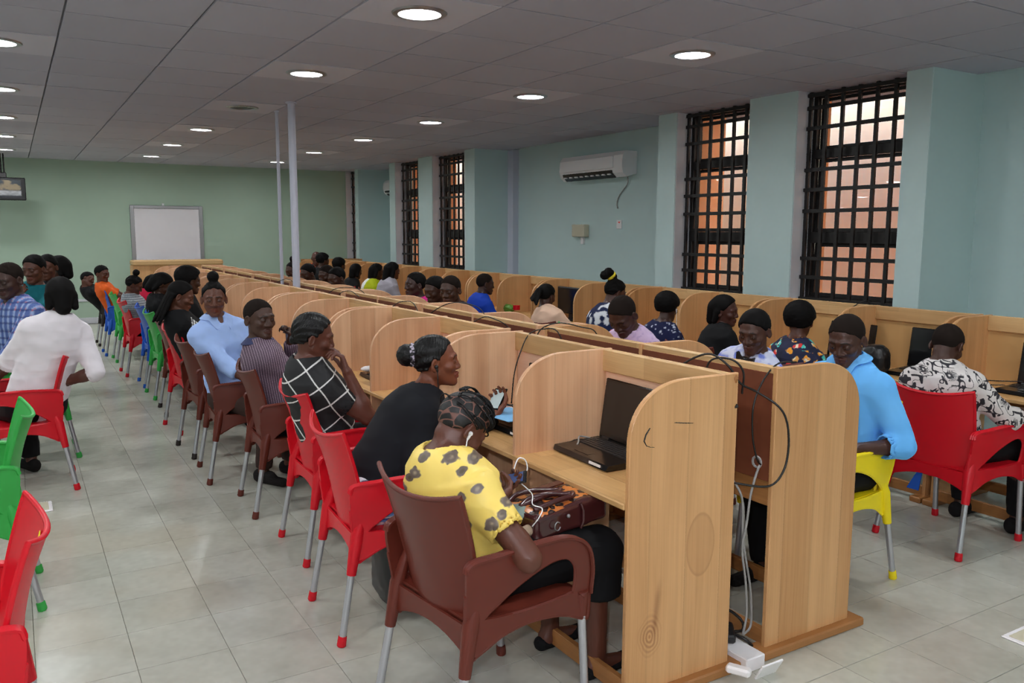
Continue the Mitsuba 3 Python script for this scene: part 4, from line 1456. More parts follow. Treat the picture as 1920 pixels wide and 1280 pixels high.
bsdf('agate_cloth', pr(agate_fn), 0.6, sheen=0.2)


def flowers_fn(p, n, uv):
    u, v = tri(p, n)
    d1, d2, k = voronoi(u * 15, v * 15)
    e = noise(u * 70, v * 70, 3)
    c = mix(C(22, 28, 66), C(16, 18, 44), noise(u * 20, v * 20, 1))
    pal = mix(C(230, 150, 40), C(70, 190, 180), smoothstep(0.45, 0.55, k))
    pal = mix(pal, C(214, 60, 60), smoothstep(0.78, 0.82, k))
    pal = mix(pal, C(236, 226, 200), smoothstep(0.6, 0.8, e))
    return mix(c, pal, smoothstep(0.34, 0.26, d1 + 0.3 * (e - 0.5)) * smoothstep(0.15, 0.2, k))


bsdf('navy_floral_cloth', pr(flowers_fn), 0.8, sheen=0.2)
vn = lambda v, s, seed: meshkit.noise(v * s, seed)
cc = lambda *c: np.array(C(*c))


def mixv(a, b, t):
    return np.asarray(a) * (1 - t)[:, None] + np.asarray(b) * t[:, None]


def plaid(v, n, q):
    a, b = np.abs((q[:, 0] / 0.042) % 1 - 0.5), np.abs((q[:, 2] / 0.05) % 1 - 0.5)
    c = np.tile(cc(84, 104, 160), (len(v), 1))
    c = mixv(c, cc(160, 178, 214), sst(0.30, 0.36, a) * 0.8)
    c = mixv(c, cc(44, 52, 108), sst(0.34, 0.40, b) * 0.7)
    return mixv(c, cc(196, 104, 110), sst(0.46, 0.48, a) * 0.7)


def blueflowers(v, n, q):
    t = sst(0.56, 0.66, vn(v, 26, 5)) * 0.9
    return mixv(mixv(np.tile(cc(206, 210, 232), (len(v), 1)), cc(90, 110, 200), t), cc(160, 168, 224), sst(0.6, 0.7, vn(v, 40, 8)) * 0.6)


def lilacrings(v, n, q):
    t = vn(v, 22, 5)
    return mixv(np.tile(cc(206, 180, 212), (len(v), 1)), cc(164, 136, 184), sst(0.06, 0.0, np.abs(t - 0.62)) * 0.7)


def whiteflecks(v, n, q):
    t = sst(0.62, 0.68, vn(v * [1, 1, 0.7], 24, 9))
    return mixv(np.tile(cc(26, 34, 68), (len(v), 1)), cc(206, 208, 216), t)


def dots(v, n, q):
    t = sst(0.72, 0.78, vn(v, 62, 2))
    return mixv(np.tile(cc(24, 28, 62), (len(v), 1)), cc(190, 196, 214), t)


def sleevestripes(v, n, q):
    c = np.tile(cc(17, 17, 19), (len(v), 1))
    s = (np.abs(q[:, 0]) > 0.165) & (q[:, 0] > 0)
    w = np.abs(((q[:, 1] + 0.06) / 0.022) % 1 - 0.5) < 0.27
    w &= (np.abs(q[:, 1] + 0.02) < 0.05)
    c[s & w] = cc(222, 222, 222)
    return c


def greystripes(v, n, q):
    t = sst(0.25, 0.35, np.abs((q[:, 2] / 0.024) % 1 - 0.5))
    return mixv(np.tile(cc(112, 118, 126), (len(v), 1)), cc(164, 170, 176), t)


def limepatch(v, n, q):
    c = np.tile(cc(170, 182, 30), (len(v), 1))
    c[(np.abs(q[:, 0]) < 0.08) & (q[:, 2] > 0.28)] = cc(214, 220, 214)
    return c


def bwprint(v, n, q):
    return mixv(np.tile(cc(24, 24, 26), (len(v), 1)), cc(200, 200, 196), sst(0.48, 0.54, vn(v, 22, 3)))


def skyshirt(v, n, q):
    return mixv(np.tile(cc(98, 174, 240), (len(v), 1)), cc(112, 184, 246), vn(v, 8, 2))


# ---------------------------------------------------------------- the people
DARK, MID, DEEP = (84, 47, 33), (98, 56, 40), (62, 37, 27)
A = {}
A['yellow'] = person('woman in a yellow blouse with dark blossoms, head bowed over her phone, nearest the camera', (1.28, 2.42), 84, (1.275, 2.46, 0.99), (86, 48, 0), 0, True, (88, 50, 38), 'threaded', 'hair',
    'x', 'yellow_satin', 'short', False, 'cropped', (17, 17, 19), 'cloth', (20, 20, 22),
    ({'at': (1.37, 2.50, 0.75), 'dir': (0.75, -0.65, 0.1), 'palm': (-0.1, -0.3, 1.0), 'curl': 0.5, 'fine': True}, {'at': (1.315, 2.31, 0.755), 'dir': (0.80, 0.45, 0.12), 'palm': (-0.45, 0.5, 0.75), 'curl': 0.65, 'fine': True}),
    wide=1.10, size=0.99, slouch=0.0, flats=True, legs=(0.14, 0.48, 0.39), elbow=(None, (0.05, -1.0, -0.55)), neck_open=0.012)
A['black'] = person('woman in a plain black top with a hair bun and black earphone, leaning forward', (1.26, 3.27), 98, (1.575, 3.27, 1.085), (112, -2, 0), 0, True, (112, 62, 42), 'backbun', 'hair_gloss',
    (21, 22, 27), 'cloth', 'long', False, 'skirt', 'x', 'agate_cloth', (24, 22, 22),
    ({'at': (1.90, 3.33, 0.79), 'dir': (0.55, 0.45, 0.45), 'palm': (-0.6, -0.3, 0.65), 'curl': 0.85, 'fine': True}, {'at': (1.60, 3.0, 0.72), 'dir': (0.25, -0.05, -1.0), 'palm': (-0.5, 0.8, 0.0), 'curl': 0.35, 'fine': True}),
    wide=1.05, size=0.98, legs=(0.10, 0.42, 0.26), elbow=((0.35, -0.7, -1.0), (-0.2, -0.4, -1.0)), fold=0.8, twist=14, hem=-0.10)
A['grid'] = person('woman in a black blouse crossed by white grid lines, hand raised to her mouth', (1.38, 4.12), 92, (1.275, 4.06, 1.125), (104, 12, 4), 0, True, (92, 52, 40), 'cornrow', 'hair_gloss',
    'x', 'black_grid_cloth', 'short', False, 'trousers', (20, 20, 24), 'cloth', (20, 18, 18),
    ({'at': (1.58, 4.15, 0.68), 'curl': 0.9, 'fine': True, 'dir': (0.7, -0.4, -0.3), 'palm': (0, 0, -1)}, {'at': (1.395, 3.915, 0.955), 'dir': (-0.15, 0.35, 0.9), 'palm': (-0.9, 0.35, 0.1), 'curl': 0.95, 'pinch': 1, 'fine': True, 'thumb': (-0.3, 0.9, 0.3)}),
    wide=1.12, size=1.0, elbow=(None, (0.7, -0.2, -1.0)))
A['stripe'] = person('man in a purple striped shirt glancing back towards the camera', (1.36, 4.95), 98, (1.225, 4.93, 1.14), (158, 2, 0), 1, False, (66, 42, 33), 'shaved', 'hair',
    'x', 'purple_stripe_cloth', 'long', True, 'trousers', (20, 20, 24), 'cloth', (20, 18, 18),
    ({'at': (1.43, 5.03, 0.98), 'dir': (-0.1, 0.1, 1.0), 'palm': (-0.8, -0.2, 0), 'fist': True}, None), wide=1.02, twist=-8)
A['lightblue'] = person('woman with a top bun in a pale blue collared shirt, looking at the camera', (1.24, 5.80), 150, (1.14, 5.78, 1.20), (190, 4, 0), 1, True, (90, 52, 38), 'topbun', 'hair',
    (158, 184, 234), 'cloth', 'threequarter', True, 'trousers', (60, 44, 40), 'cloth', (30, 26, 26), (None, None), wide=1.0, twist=12, size=0.98)
A['striped_sleeve'] = person('woman with long braids in a black top with three white stripes on the sleeve', (1.30, 7.25), 96, (1.16, 7.18, 1.125), (104, 20, 0), 1, True, (92, 56, 42), 'braids', 'hair',
    sleevestripes, 'cloth', 'short', False, 'trousers', (24, 24, 28), 'cloth')
A['puffs'] = person('person with big dark puffed hair seated just behind the woman with braids', (1.36, 8.03), 90, (1.375, 8.03, 1.20), (75, 10, 0), 1, True, DEEP, 'afro', 'hair', (20, 20, 22), 'cloth', 'long')
A['darkrow'] = person('person in black half hidden behind the green armchair with blue cloth', (1.38, 8.93), 92, (1.27, 8.93, 1.115), (95, 35, 0), 2, True, DEEP, 'bob', 'hair', (18, 18, 20), 'cloth', 'long')
A['grey'] = person('person with a top bun in a grey sweater with fine pale stripes', (1.27, 10.46), 96, (1.175, 10.38, 1.035), (100, 28, 0), 1, True, DARK, 'topbun', 'hair', greystripes, 'cloth', 'long', size=0.94)
A['redshirt'] = person('person in a crimson shirt beyond the grey sweater', (1.36, 11.65), 96, (1.55, 11.6, 0.98), (95, 30, 0), 2, True, DARK, 'bob', 'hair', (176, 24, 58), 'cloth', 'short', size=0.93)
A['orange'] = person('boy in an orange shirt far down the aisle on a blue chair', (1.20, 12.33), 98, (1.01, 12.30, 1.085), (135, 8, 0), 1, False, DARK, 'short', 'hair', (214, 92, 34), 'cloth', 'short', size=0.95)
A['leaning'] = person('person in black leaning the head sideways, farthest in the aisle-side row', (1.18, 13.45), 98, (0.90, 13.30, 0.965), (120, 10, -28), 2, False, DARK, 'short', 'hair', (22, 22, 24), 'cloth', 'long', size=0.92)
A['white'] = person('woman in a white blouse seen from behind at the left', (0.06, 6.08), 338, (0.245, 6.04, 1.235), (352, 12, 3), 0, True, (84, 50, 40), 'bob', 'hair',
    (226, 220, 226), 'cloth', 'half', True, 'trousers', (20, 20, 22), 'cloth', (20, 18, 18),
    ({'at': (-0.22, 6.30, 0.60)}, {'at': (0.19, 6.03, 0.665), 'dir': (-0.9, 0.3, 0.0), 'palm': (0, 0, -1)}), wide=1.05, size=1.0, elbow=(None, (1.0, -0.6, -0.25)), fold=1.5)
A['plaid'] = person('man in a blue and red plaid shirt at the left edge', (0.0, 6.98), 236, (-0.035, 6.92, 1.30), (222, 14, 0), 1, False, (62, 40, 34), 'shaved', 'hair', plaid, 'cloth', 'long', True, size=1.06, wide=1.08)
A['teal'] = person('person in a teal top resting the face on one hand, left group', (-0.02, 8.55), 225, (0.155, 8.45, 1.315), (215, 10, 0), 1, True, DARK, 'short', 'hair', (22, 98, 108), 'cloth', 'short', False,
    hands=({'at': (0.02, 8.22, 1.10), 'dir': (0.5, 0.3, 0.8), 'palm': (0.3, 0.6, 0.3), 'curl': 0.8}, None), size=1.05)
A['leftback'] = person('dark-haired person just behind the one in teal', (0.10, 9.3), 225, (0.285, 9.25, 1.30), (205, 8, 0), 2, True, DARK, 'short', 'hair', (40, 40, 46), 'cloth', 'short', size=1.03)
A['leftfar'] = person('person showing only dark hair at the right of the left group', (0.22, 9.95), 250, (0.405, 9.9, 1.27), (300, 8, 0), 2, True, DEEP, 'bob', 'hair', (30, 40, 44), 'cloth', 'short', size=1.02)
G1 = 'people along the right side of the central row'
A['sky'] = person('man in a sky blue long-sleeved shirt on the yellow chair', (3.40, 2.53), 270, (3.335, 2.50, 1.155), (255, 22, 0), 0, False, (66, 39, 30), 'shaved', 'hair',
    skyshirt, 'cloth', 'threequarter', True, 'trousers', (16, 16, 18), 'cloth', (20, 18, 18),
    ({'at': (3.21, 2.32, 0.69), 'dir': (-1, 0.1, 0.05), 'palm': (0, 0.2, -1), 'curl': 0.5}, {'at': (3.05, 2.62, 0.77)}), elbow=((0.8, -0.6, -1.0), None), wide=1.0, size=1.0)
A['bow'] = person('young man in a white shirt with blue flowers and a black bow tie', (3.46, 3.26), 270, (3.37, 3.10, 1.13), (252, 18, 0), 1, False, (72, 43, 32), 'short', 'hair', blueflowers, 'cloth', 'short', True, size=0.98)
A['lilac'] = person('person in a lilac shirt with the head bowed low', (3.40, 3.98), 270, (3.10, 3.88, 1.16), (250, 42, 0), 1, False, (64, 39, 31), 'shaved', 'hair', lilacrings, 'cloth', 'short', True, size=1.0)
A['dim'] = person('man in dark grey glancing down, left of the royal blue shirt', (3.36, 6.10), 262, (3.02, 6.0, 1.185), (236, 10, 0), 1, False, DEEP, 'shaved', 'hair', (52, 46, 52), 'cloth', 'short', size=1.0)
A['dim2'] = person('dark-haired person right behind the man in dark grey', (3.40, 6.75), 268, (3.13, 6.52, 1.15), (255, 15, 0), 2, False, DEEP, 'short', 'hair', (40, 34, 40), 'cloth', 'short', group=None)
A['pink'] = person('person with a magenta collar looking left over the carrels', (3.48, 7.30), 272, (3.25, 7.2, 1.155), (268, 0, 0), 1, False, (60, 38, 34), 'short', 'hair', (206, 44, 130), 'cloth', 'short', True)
for lab, hp, hd, st in [('dark head showing over the carrels right of the thick post', (3.40, 10.05), (3.07, 9.95, 1.145), 'short'), ('head bowed over the carrels, second right of the thick post', (3.42, 9.35), (3.12, 9.40, 1.15), 'shaved'),
                        ('head nearest of the dark cluster right of the posts', (3.40, 8.55), (3.00, 8.70, 1.15), 'short'), ('dark head between the two white posts', (3.45, 11.1), (3.19, 11.0, 1.135), 'topbun')]:
    person(lab, hp, 270, hd, (250, 15, 0), 2, False, DEEP, st, 'hair', (34, 32, 36), 'cloth', 'short')
A['floral'] = person('man in a black and white floral shirt seen from behind on the red chair', (4.26, 2.525), 90, (4.275, 2.575, 1.055), (84, 34, 0), 0, False, (64, 39, 31), 'shaved', 'hair',
    'x', 'scroll_cloth', 'threequarter', True, 'trousers', (18, 18, 20), 'cloth', (22, 20, 22),
    ({'at': (4.58, 2.72, 0.66)}, {'at': (4.62, 2.34, 0.70)}), elbow=(None, (0.1, -0.8, -1.0)), wide=1.04, size=0.97, legs=(0.20, 0.44, 0.36))
A['navyflo'] = person('person in a navy floral top with short rounded hair, seen from behind', (4.28, 3.60), 90, (4.33, 3.60, 1.09), (66, 5, 0), 1, True, DARK, 'afro', 'hair', 'x', 'navy_floral_cloth', 'short', size=0.97)
A['blackwoman'] = person('woman in black turning her face back from the window carrels', (4.36, 4.36), 98, (4.47, 4.40, 1.085), (150, 8, 8), 1, True, (76, 44, 36), 'bob2', 'hair', (17, 17, 19), 'cloth', 'short', twist=18, size=0.96)
A['dotted'] = person('woman in a navy dotted top with a white earphone wire, seen from behind', (4.36, 5.02), 88, (4.45, 5.0, 1.06), (70, 10, 0), 1, True, (66, 42, 36), 'afro', 'hair', dots, 'cloth', 'cap', size=0.95, neck_open=0.03)
A['band'] = person('woman with a high ponytail tied by a yellow band in a navy and white top', (4.32, 5.74), 92, (4.53, 5.78, 1.125), (98, 24, 0), 1, True, (72, 44, 36), 'highpony', 'hair', whiteflecks, 'cloth', 'short', size=1.0)
A['peach'] = person('woman in a peach top with her ponytail, seen from behind by a black monitor', (4.37, 6.45), 84, (4.36, 6.62, 1.045), (74, 16, 0), 1, True, (72, 44, 36), 'pony', 'hair', (226, 190, 166), 'cloth', 'short', size=0.96)
A['royal'] = person('man in a royal blue shirt in profile at the window carrels', (4.36, 8.02), 92, (4.46, 8.0, 1.085), (104, 8, 0), 1, False, (62, 40, 34), 'shaved', 'hair', (26, 62, 168), 'cloth', 'short', True, size=0.98)
A['greytop'] = person('woman with long dark hair in a pale grey top at the far window carrels', (4.48, 11.0), 90, (4.63, 11.0, 1.105), (82, 8, 0), 1, True, DARK, 'long', 'hair', (158, 154, 164), 'cloth', 'short', size=1.0, wide=1.1)
A['lime'] = person('person in a lime green top with a white patch on the back', (4.46, 11.62), 90, (4.62, 11.58, 1.065), (90, 10, 0), 2, True, DEEP, 'bob', 'hair', limepatch, 'cloth', 'short')
A['far1'] = person('small far figure in black left of the lime top', (4.44, 12.4), 90, (4.58, 12.35, 1.04), (60, 10, 0), 2, True, DEEP, 'bob', 'hair', (18, 18, 20), 'cloth', 'short')
A['far2'] = person('far figure in a black and white print with a purple hair tie', (4.44, 13.1), 90, (4.56, 13.05, 1.10), (70, 10, 0), 2, True, DEEP, 'afro', 'hair', bwprint, 'cloth', 'short')
A['far3'] = person('far figure with bushy black hair in front of the person in orange by the corner', (4.40, 13.9), 90, (4.52, 13.75, 1.16), (80, 10, 0), 2, True, DEEP, 'afro', 'hair', (22, 22, 24), 'cloth', 'short')
A['cornerorange'] = person('person in a bright orange top in the far right corner', (4.52, 14.75), 180, (4.62, 14.45, 1.185), (200, 5, 0), 2, False, (82, 48, 40), 'none', 'hair', (236, 84, 30), 'cloth', 'short')
# chairs under the people beside the windows and along the right side of the central row
for x, y, hd, col, lab in [(3.42, 3.28, 270, 'brown', 'the young man with the bow tie'), (3.36, 4.0, 270, 'red', 'the person in lilac'), (3.38, 6.12, 268, 'brown', 'the man in dark grey'), (3.40, 6.78, 270, 'green', 'the person behind the man in dark grey'),
                           (3.44, 7.36, 270, 'brown', 'the person with the magenta collar'), (3.40, 8.6, 270, 'brown', 'the nearest of the dark cluster'), (3.42, 9.3, 270, 'red', 'the bowed head right of the posts'), (3.40, 10.06, 270, 'brown', 'the dark head right of the thick post'), (3.45, 11.1, 270, 'brown', 'the head between the posts'),
                           (4.32, 3.58, 90, 'brown', 'the person in navy florals'), (4.34, 4.36, 90, 'brown', 'the woman in black by the window'), (4.36, 5.04, 90, 'red', 'the woman in the dotted top'), (4.34, 5.76, 90, 'green', 'the woman with the yellow band'),
                           (4.33, 6.28, 90, 'brown', 'the woman in peach, its rounded back showing'), (4.38, 8.04, 90, 'blue', 'the man in royal blue'), (4.46, 11.0, 90, 'brown', 'the woman in pale grey'), (4.46, 11.64, 90, 'red', 'the person in lime green'),
                           (4.44, 12.4, 90, 'brown', 'the far figure in black'), (4.44, 13.1, 90, 'brown', 'the far figure in black and white print'), (4.40, 13.88, 90, 'green', 'the far figure with bushy hair'), (4.52, 14.72, 180, 'brown', 'the person in the orange top')]:
    chair(x, y, hd, col, f'{col} plastic armchair under {lab}')

# ---------------------------------------------------------------- hair details and things worn
def on_head(a, x, y, z):
    return a['H'] + a['R'] @ (np.array([x, y, z]) * a['hs'])


def parted_fn(p, n, uv):
    d1, d2, k = voronoi(p.x * 26 + p.z * 9, p.y * 22 + p.z * 24)
    return mix(C(15, 13, 13), C(104, 68, 58), smoothstep(0.13, 0.05, d2 - d1))


bsdf('hair_parted', pr(parted_fn), 0.5)
scene[A['yellow']['key'] + '__hair']['bsdf'] = {'type': 'ref', 'id': 'hair_parted'}
rg = np.random.default_rng(5)
strands, knots = [], []
cr, ct = np.array([0.0745, 0.094, 0.085]) + 0.007, np.array([0, -0.014, 0.030])
n = 0
while n < 58:
    az, el = rg.uniform(0, 2 * math.pi), rg.uniform(0.05, 1.45)
    d0 = np.array([math.cos(el) * math.sin(az), math.cos(el) * math.cos(az), math.sin(el)])
    p0 = ct + d0 * cr
    if p0[2] < np.interp(p0[1], HLY, HLZ_M) + 0.012:
        continue
    # strands run forward and down over the scalp
    dirn = unit(np.array([0.35 * math.sin(az) + rg.uniform(-0.25, 0.25), 0.9, -0.15]))
    pts = []
    for t in np.linspace(0, 1, 9):
        d = unit(d0 + dirn * 0.95 * t)
        lift = 0.004 + 0.012 * math.sin(math.pi * t)
        pts.append(on_head(A['yellow'], *(ct + d * (cr + lift))))
    strands.append(tube(pts, [0.0030 - 0.0010 * t for t in np.linspace(0, 1, 9)], 6))
    k = trimesh.creation.icosphere(1, 0.0052)
    knots.append(moved(k, None, pts[0]))
    n += 1
put('thread_strands', cat(*strands, *knots), 'hair_gloss', A['yellow']['key'], True, label='thread-wrapped strands of hair arching over the scalp')

# hair ties
def band(a, centre, axis, R_, r_, mat, label):
    ax_ = unit(axis)
    u = unit(np.cross(ax_, [0.3, 0.2, 1.0]))
    w = np.cross(ax_, u)
    pts = [on_head(a, *(np.array(centre) + (u * math.cos(t) + w * math.sin(t)) * R_)) for t in np.linspace(0, 2 * math.pi, 25)]
    m = tube(pts, r_, 9, False)
    v = np.array(m.vertices)
    m = trimesh.Trimesh(v + normals_of(v, m.faces) * (0.004 * (meshkit.noise(v * 130, 2) - 0.5))[:, None], m.faces, process=False)
    put('hair_tie', m, mat, a['key'], True, label=label)


def scrunchie_fn(p, n, uv):
    return mix(C(24, 22, 28), C(176, 166, 182), smoothstep(0.52, 0.6, noise(p.x * 95, p.y * 95, p.z * 95)))


bsdf('scrunchie_cloth', pr(scrunchie_fn), 0.7)
bsdf('yellow_band', (232, 212, 50), 0.6)
band(A['black'], (0, -0.108, 0.035), (0, 1, -0.05), 0.040, 0.014, 'scrunchie_cloth', 'dark scrunchie with pale flecks')
band(A['band'], (0, -0.098, 0.122), (0, 1, -0.35), 0.034, 0.012, 'yellow_band', 'yellow hair band')


def earbud(a, side, mat, wire, label):
    t = thing('earphone', label, 'earphone')
    p = on_head(a, side * 0.083, -0.006, -0.012)
    q = on_head(a, side * 0.086, -0.002, -0.034)
    put('bud', cat(moved(trimesh.creation.icosphere(2, 0.0085), None, p), tube([p, (p + q) / 2, q], [0.006, 0.0055, 0.004], 8)), mat, t, True)
    put('wire', tube(bez([q] + [np.array(w_) for w_ in wire]), 0.0021, 6), mat, t, True)
    return t


a = A['yellow']
earbud(a, 1, 'white_cable', [on_head(a, 0.095, 0.01, -0.075), on_head(a, 0.070, -0.02, -0.125), on_head(a, 0.045, 0.035, -0.175)], 'white earphone in the ear of the woman in yellow')
a = A['black']
earbud(a, 1, 'black_cable', [on_head(a, 0.087, -0.002, -0.09), on_head(a, 0.085, 0.0, -0.14), on_head(a, 0.080, 0.02, -0.175)], 'black earphone in the ear of the woman with the hair bun')
a = A['dotted']
earbud(a, 1, 'white_cable', [on_head(a, 0.092, 0.0, -0.08), on_head(a, 0.105, -0.01, -0.16), on_head(a, 0.10, 0.03, -0.25)], 'white earphone wire of the woman in the dotted top')
# collar of the striped shirt and the bow tie
bsdf('navy_cloth', (44, 50, 88), 0.8)
bsdf('pale_blue_cloth', (158, 184, 234), 0.8)
bsdf('sky_cloth', (104, 178, 242), 0.8)


def fold_collar(a, mat, label, lift=0.060):
    nd = unit(on_head(a, 0, -0.022, -0.05) - a['Nk'])
    U, V = np.meshgrid(np.linspace(-4.42, 1.28, 40), np.linspace(0, 1, 7), indexing='ij')
    front = sst(0.55, 1.0, np.sin(U))          # the two points at the throat hang lower
    rad = 0.062 + 0.040 * V ** 1.2 + 0.022 * front * V
    hgt = lift - 0.030 * V ** 1.3 - 0.055 * front * V ** 1.2 - 0.020 * front
    P = a['Nk'] + nd * hgt[..., None] + rad[..., None] * (np.cos(U)[..., None] * a['rt'] + np.sin(U)[..., None] * a['ch_f'])
    put('collar', slab(P, 0.004), mat, a['key'], True, label=label)


fold_collar(A['stripe'], 'navy_cloth', 'navy collar')
fold_collar(A['lightblue'], 'pale_blue_cloth', 'folded shirt collar')
fold_collar(A['sky'], 'sky_cloth', 'folded shirt collar', 0.078)
a = A['bow']
c = a['Nk'] + a['ch_f'] * 0.085 + UPV * 0.012
bw = []
for s_ in (-1, 1):
    bw.append(moved(man(m3.Manifold.hull_points(np.array([[0.006, -0.008, -0.008], [0.006, 0.008, -0.008], [0.006, -0.008, 0.008], [0.006, 0.008, 0.008], [0.058, -0.010, -0.026], [0.058, 0.010, -0.026], [0.058, -0.010, 0.026], [0.058, 0.010, 0.026]])) ), np.stack([a['rt'] * s_, a['ch_f'], UPV], 1), c))
bw.append(moved(box(-0.009, 0.009, -0.012, 0.012, -0.010, 0.010, 0.003), np.stack([a['rt'], a['ch_f'], UPV], 1), c))
put('bow_tie', cat(*bw), 'black_plastic', a['key'], label='black bow tie')
# button tab on the back of the white blouse
a = A['white']
put('back_seam', tube([a['P0'] + UPV * z - a['f'] * 0.138 + a['r'] * x for x, z in ((-0.03, 0.30), (0.0, 0.295), (0.03, 0.30))], 0.006, 6), 'white_plastic', a['key'], True, label='small pleat in the back of the blouse')

# ---------------------------------------------------------------- laptops
def laptop_meshes():
    base = man(m3.Manifold.hull_points(np.array([[x, y, z] for x, y, z in [(-0.185, 0.0, 0.006), (0.185, 0.0, 0.006), (-0.19, 0.012, 0.024), (0.19, 0.012, 0.024), (-0.185, 0.262, 0.0), (0.185, 0.262, 0.0), (-0.19, 0.265, 0.034), (0.19, 0.265, 0.034), (-0.18, 0.012, 0.0), (0.18, 0.012, 0.0)]])))
    deck = lambda y: 0.024 + (y - 0.012) * 0.010 / 0.253
    keys = []
    for r_ in range(6):
        for c_ in range(14):
            if r_ == 5 and 4 <= c_ <= 7:
                continue
            x, y = -0.168 + c_ * 0.0242, 0.225 - r_ * 0.0195
            keys.append(box(x, x + 0.0205, y, y + (0.010 if r_ == 0 else 0.0160), deck(y) - 0.001, deck(y) + 0.0035))
    keys.append(box(-0.071, 0.024, 0.1275, 0.1435, deck(0.135) - 0.001, deck(0.135) + 0.0035))
    pad = box(-0.075, 0.02, 0.035, 0.092, deck(0.06) - 0.002, deck(0.06) + 0.0006)
    a_ = math.radians(9)
    R = np.array([[1, 0, 0], [0, math.cos(a_), math.sin(a_)], [0, -math.sin(a_), math.cos(a_)]])
    hinge = np.array([0, 0.262, 0.034])
    lid = moved(cat(box(-0.19, 0.19, 0.0, 0.014, 0.0, 0.252, 0.005)), R, hinge)
    scr = moved(box(-0.172, 0.172, -0.0012, 0.001, 0.022, 0.238), R, hinge)
    hg = cat(tube([(-0.16, 0.262, 0.034), (-0.11, 0.262, 0.034)], 0.009, 8), tube([(0.11, 0.262, 0.034), (0.16, 0.262, 0.034)], 0.009, 8))
    st = box(0.075, 0.15, -0.0006, 0.004, 0.010, 0.020)
    return [('base', base, 'black_gloss'), ('keyboard', cat(*keys), 'key_black'), ('touchpad', pad, 'black_gloss'), ('lid', lid, 'black_gloss'), ('screen', scr, 'screen'), ('hinge', hg, 'black_plastic'), ('sticker', st, 'white_plastic')]


LAP = [(n_, mikit.ply(m_, None, 30 if n_ == 'base' else False), b_) for n_, m_, b_ in laptop_meshes()]


def laptop(x, y, heading, label, z=0.7315, s=1.0):
    t = thing('laptop', label, 'laptop')
    for n_, m_, b_ in LAP:
        k = put(n_, m_, b_, t, to_world=plc(x, y, z, -heading, (s, s * 0.88, s)))
        if n_ == 'sticker':
            labels[k] = {'label': 'small white sticker on the front edge'}
    return t


laptop(1.915, 2.665, 92, 'open black laptop on the nearest carrel desk beside the end panel', s=1.03)
laptop(1.89, 3.235, 90, 'black laptop in the carrel of the woman in the black top')
laptop(1.86, 4.83, 92, 'black laptop edge seen past the woman in the white grid blouse')
laptop(4.90, 3.16, 88, 'open black laptop on the window carrel left of the black and white floral shirt', s=1.05)
laptop(4.88, 2.45, 91, 'open black laptop on the window carrel at the right edge')
laptop(4.90, 3.82, 90, 'dark laptop on the window carrel in front of the person in navy florals')
# monitors further along
def monitor(x, y, heading, label):
    t = thing('monitor', label, 'monitor')
    m = plc(x, y, 0.731, -heading)
    put('base', box(-0.11, 0.11, -0.08, 0.10, 0.0, 0.016, 0.006), 'black_plastic', t, to_world=m)
    put('neck', box(-0.03, 0.03, 0.02, 0.05, 0.012, 0.12, 0.006), 'black_plastic', t, to_world=m)
    put('casing', box(-0.21, 0.21, 0.0, 0.04, 0.07, 0.35, 0.010), 'black_plastic', t, to_world=m)
    put('screen', box(-0.19, 0.19, -0.002, 0.002, 0.09, 0.33), 'screen', t, to_world=m)


monitor(5.0, 7.17, 90, 'black monitor on the window carrel beside the woman in peach')
monitor(5.05, 6.33, 90, 'black monitor half hidden by a rounded carrel panel left of the yellow hair band')

# phones in the hands
def phone(c, fwd, up_, label):
    t = thing('phone', label, 'phone')
    y = unit(fwd)
    z = unit(np.asarray(up_) - y * (np.asarray(up_) @ y))
    R = np.stack([np.cross(y, z), y, z], 1)
    put('body', moved(box(-0.034, 0.034, -0.068, 0.068, -0.0045, 0.0045, 0.003), R, c), 'black_gloss', t)
    put('screen', moved(box(-0.030, 0.030, -0.056, 0.056, 0.0044, 0.0052), R, c), 'phone_screen', t)


bsdf('phone_screen', (60, 76, 118), 0.15)
bsdf('phone_screen_lit', (190, 205, 205), 0.2)
c = A['yellow']['arm'][0][2] + np.array([0.070, -0.080, 0.038])
phone(c, (0.7, -0.55, 0.25), (-0.35, -0.1, 0.9), 'dark phone held by the woman in the yellow blouse')
w_ = A['black']['arm'][0][2]
phone(w_ + 0.09 * unit([0.55, 0.45, 0.45]) + 0.03 * unit([-0.6, -0.3, 0.65]), (0.55, 0.35, 0.55), (-0.6, -0.3, 0.65), 'phone held up by the woman in the black top above the paper')
scene[list(scene)[-1]]['bsdf'] = {'type': 'ref', 'id': 'phone_screen_lit'}
single('phone', box(1.63, 1.71, 4.02, 4.07, 0.655, 0.668, 0.003), 'black_gloss', 'phone on the lap of the woman in the white grid blouse', 'phone')
# papers and small things on the desks
single('paper_sheet', moved(box(-0.10, 0.10, -0.14, 0.14, 0, 0.0015), rot_z(0.25), (1.985, 3.40, 0.7925)), 'board_white', 'white paper lying over the laptop of the woman in the black top', 'paper')
bsdf('blue_paper', (120, 180, 226), 0.6)
single('blue_folder', moved(box(-0.095, 0.10, -0.125, 0.125, 0, 0.004, 0.001), rot_z(0.12), (1.965, 3.30, 0.7945)), 'blue_paper', 'light blue folder beside the white paper on the laptop', 'folder')
single('computer_mouse', moved(trimesh.creation.icosphere(3, 1.0), np.diag([0.055, 0.032, 0.018]), (1.915, 4.97, 0.782)), 'white_plastic', 'white computer mouse lying on the laptop edge past the grid blouse', 'mouse', smooth=True)
t = thing('water_bottle', 'small clear water bottle with a blue cap far along the desks', 'bottle')
put('body', lathe([(0.0, 0), (0.032, 0.0), (0.034, 0.02), (0.031, 0.10), (0.034, 0.15), (0.030, 0.18), (0.013, 0.205), (0.013, 0.215)], 18, (1.81, 12.1, 0.731)), 'bottle_plastic', t, 40)
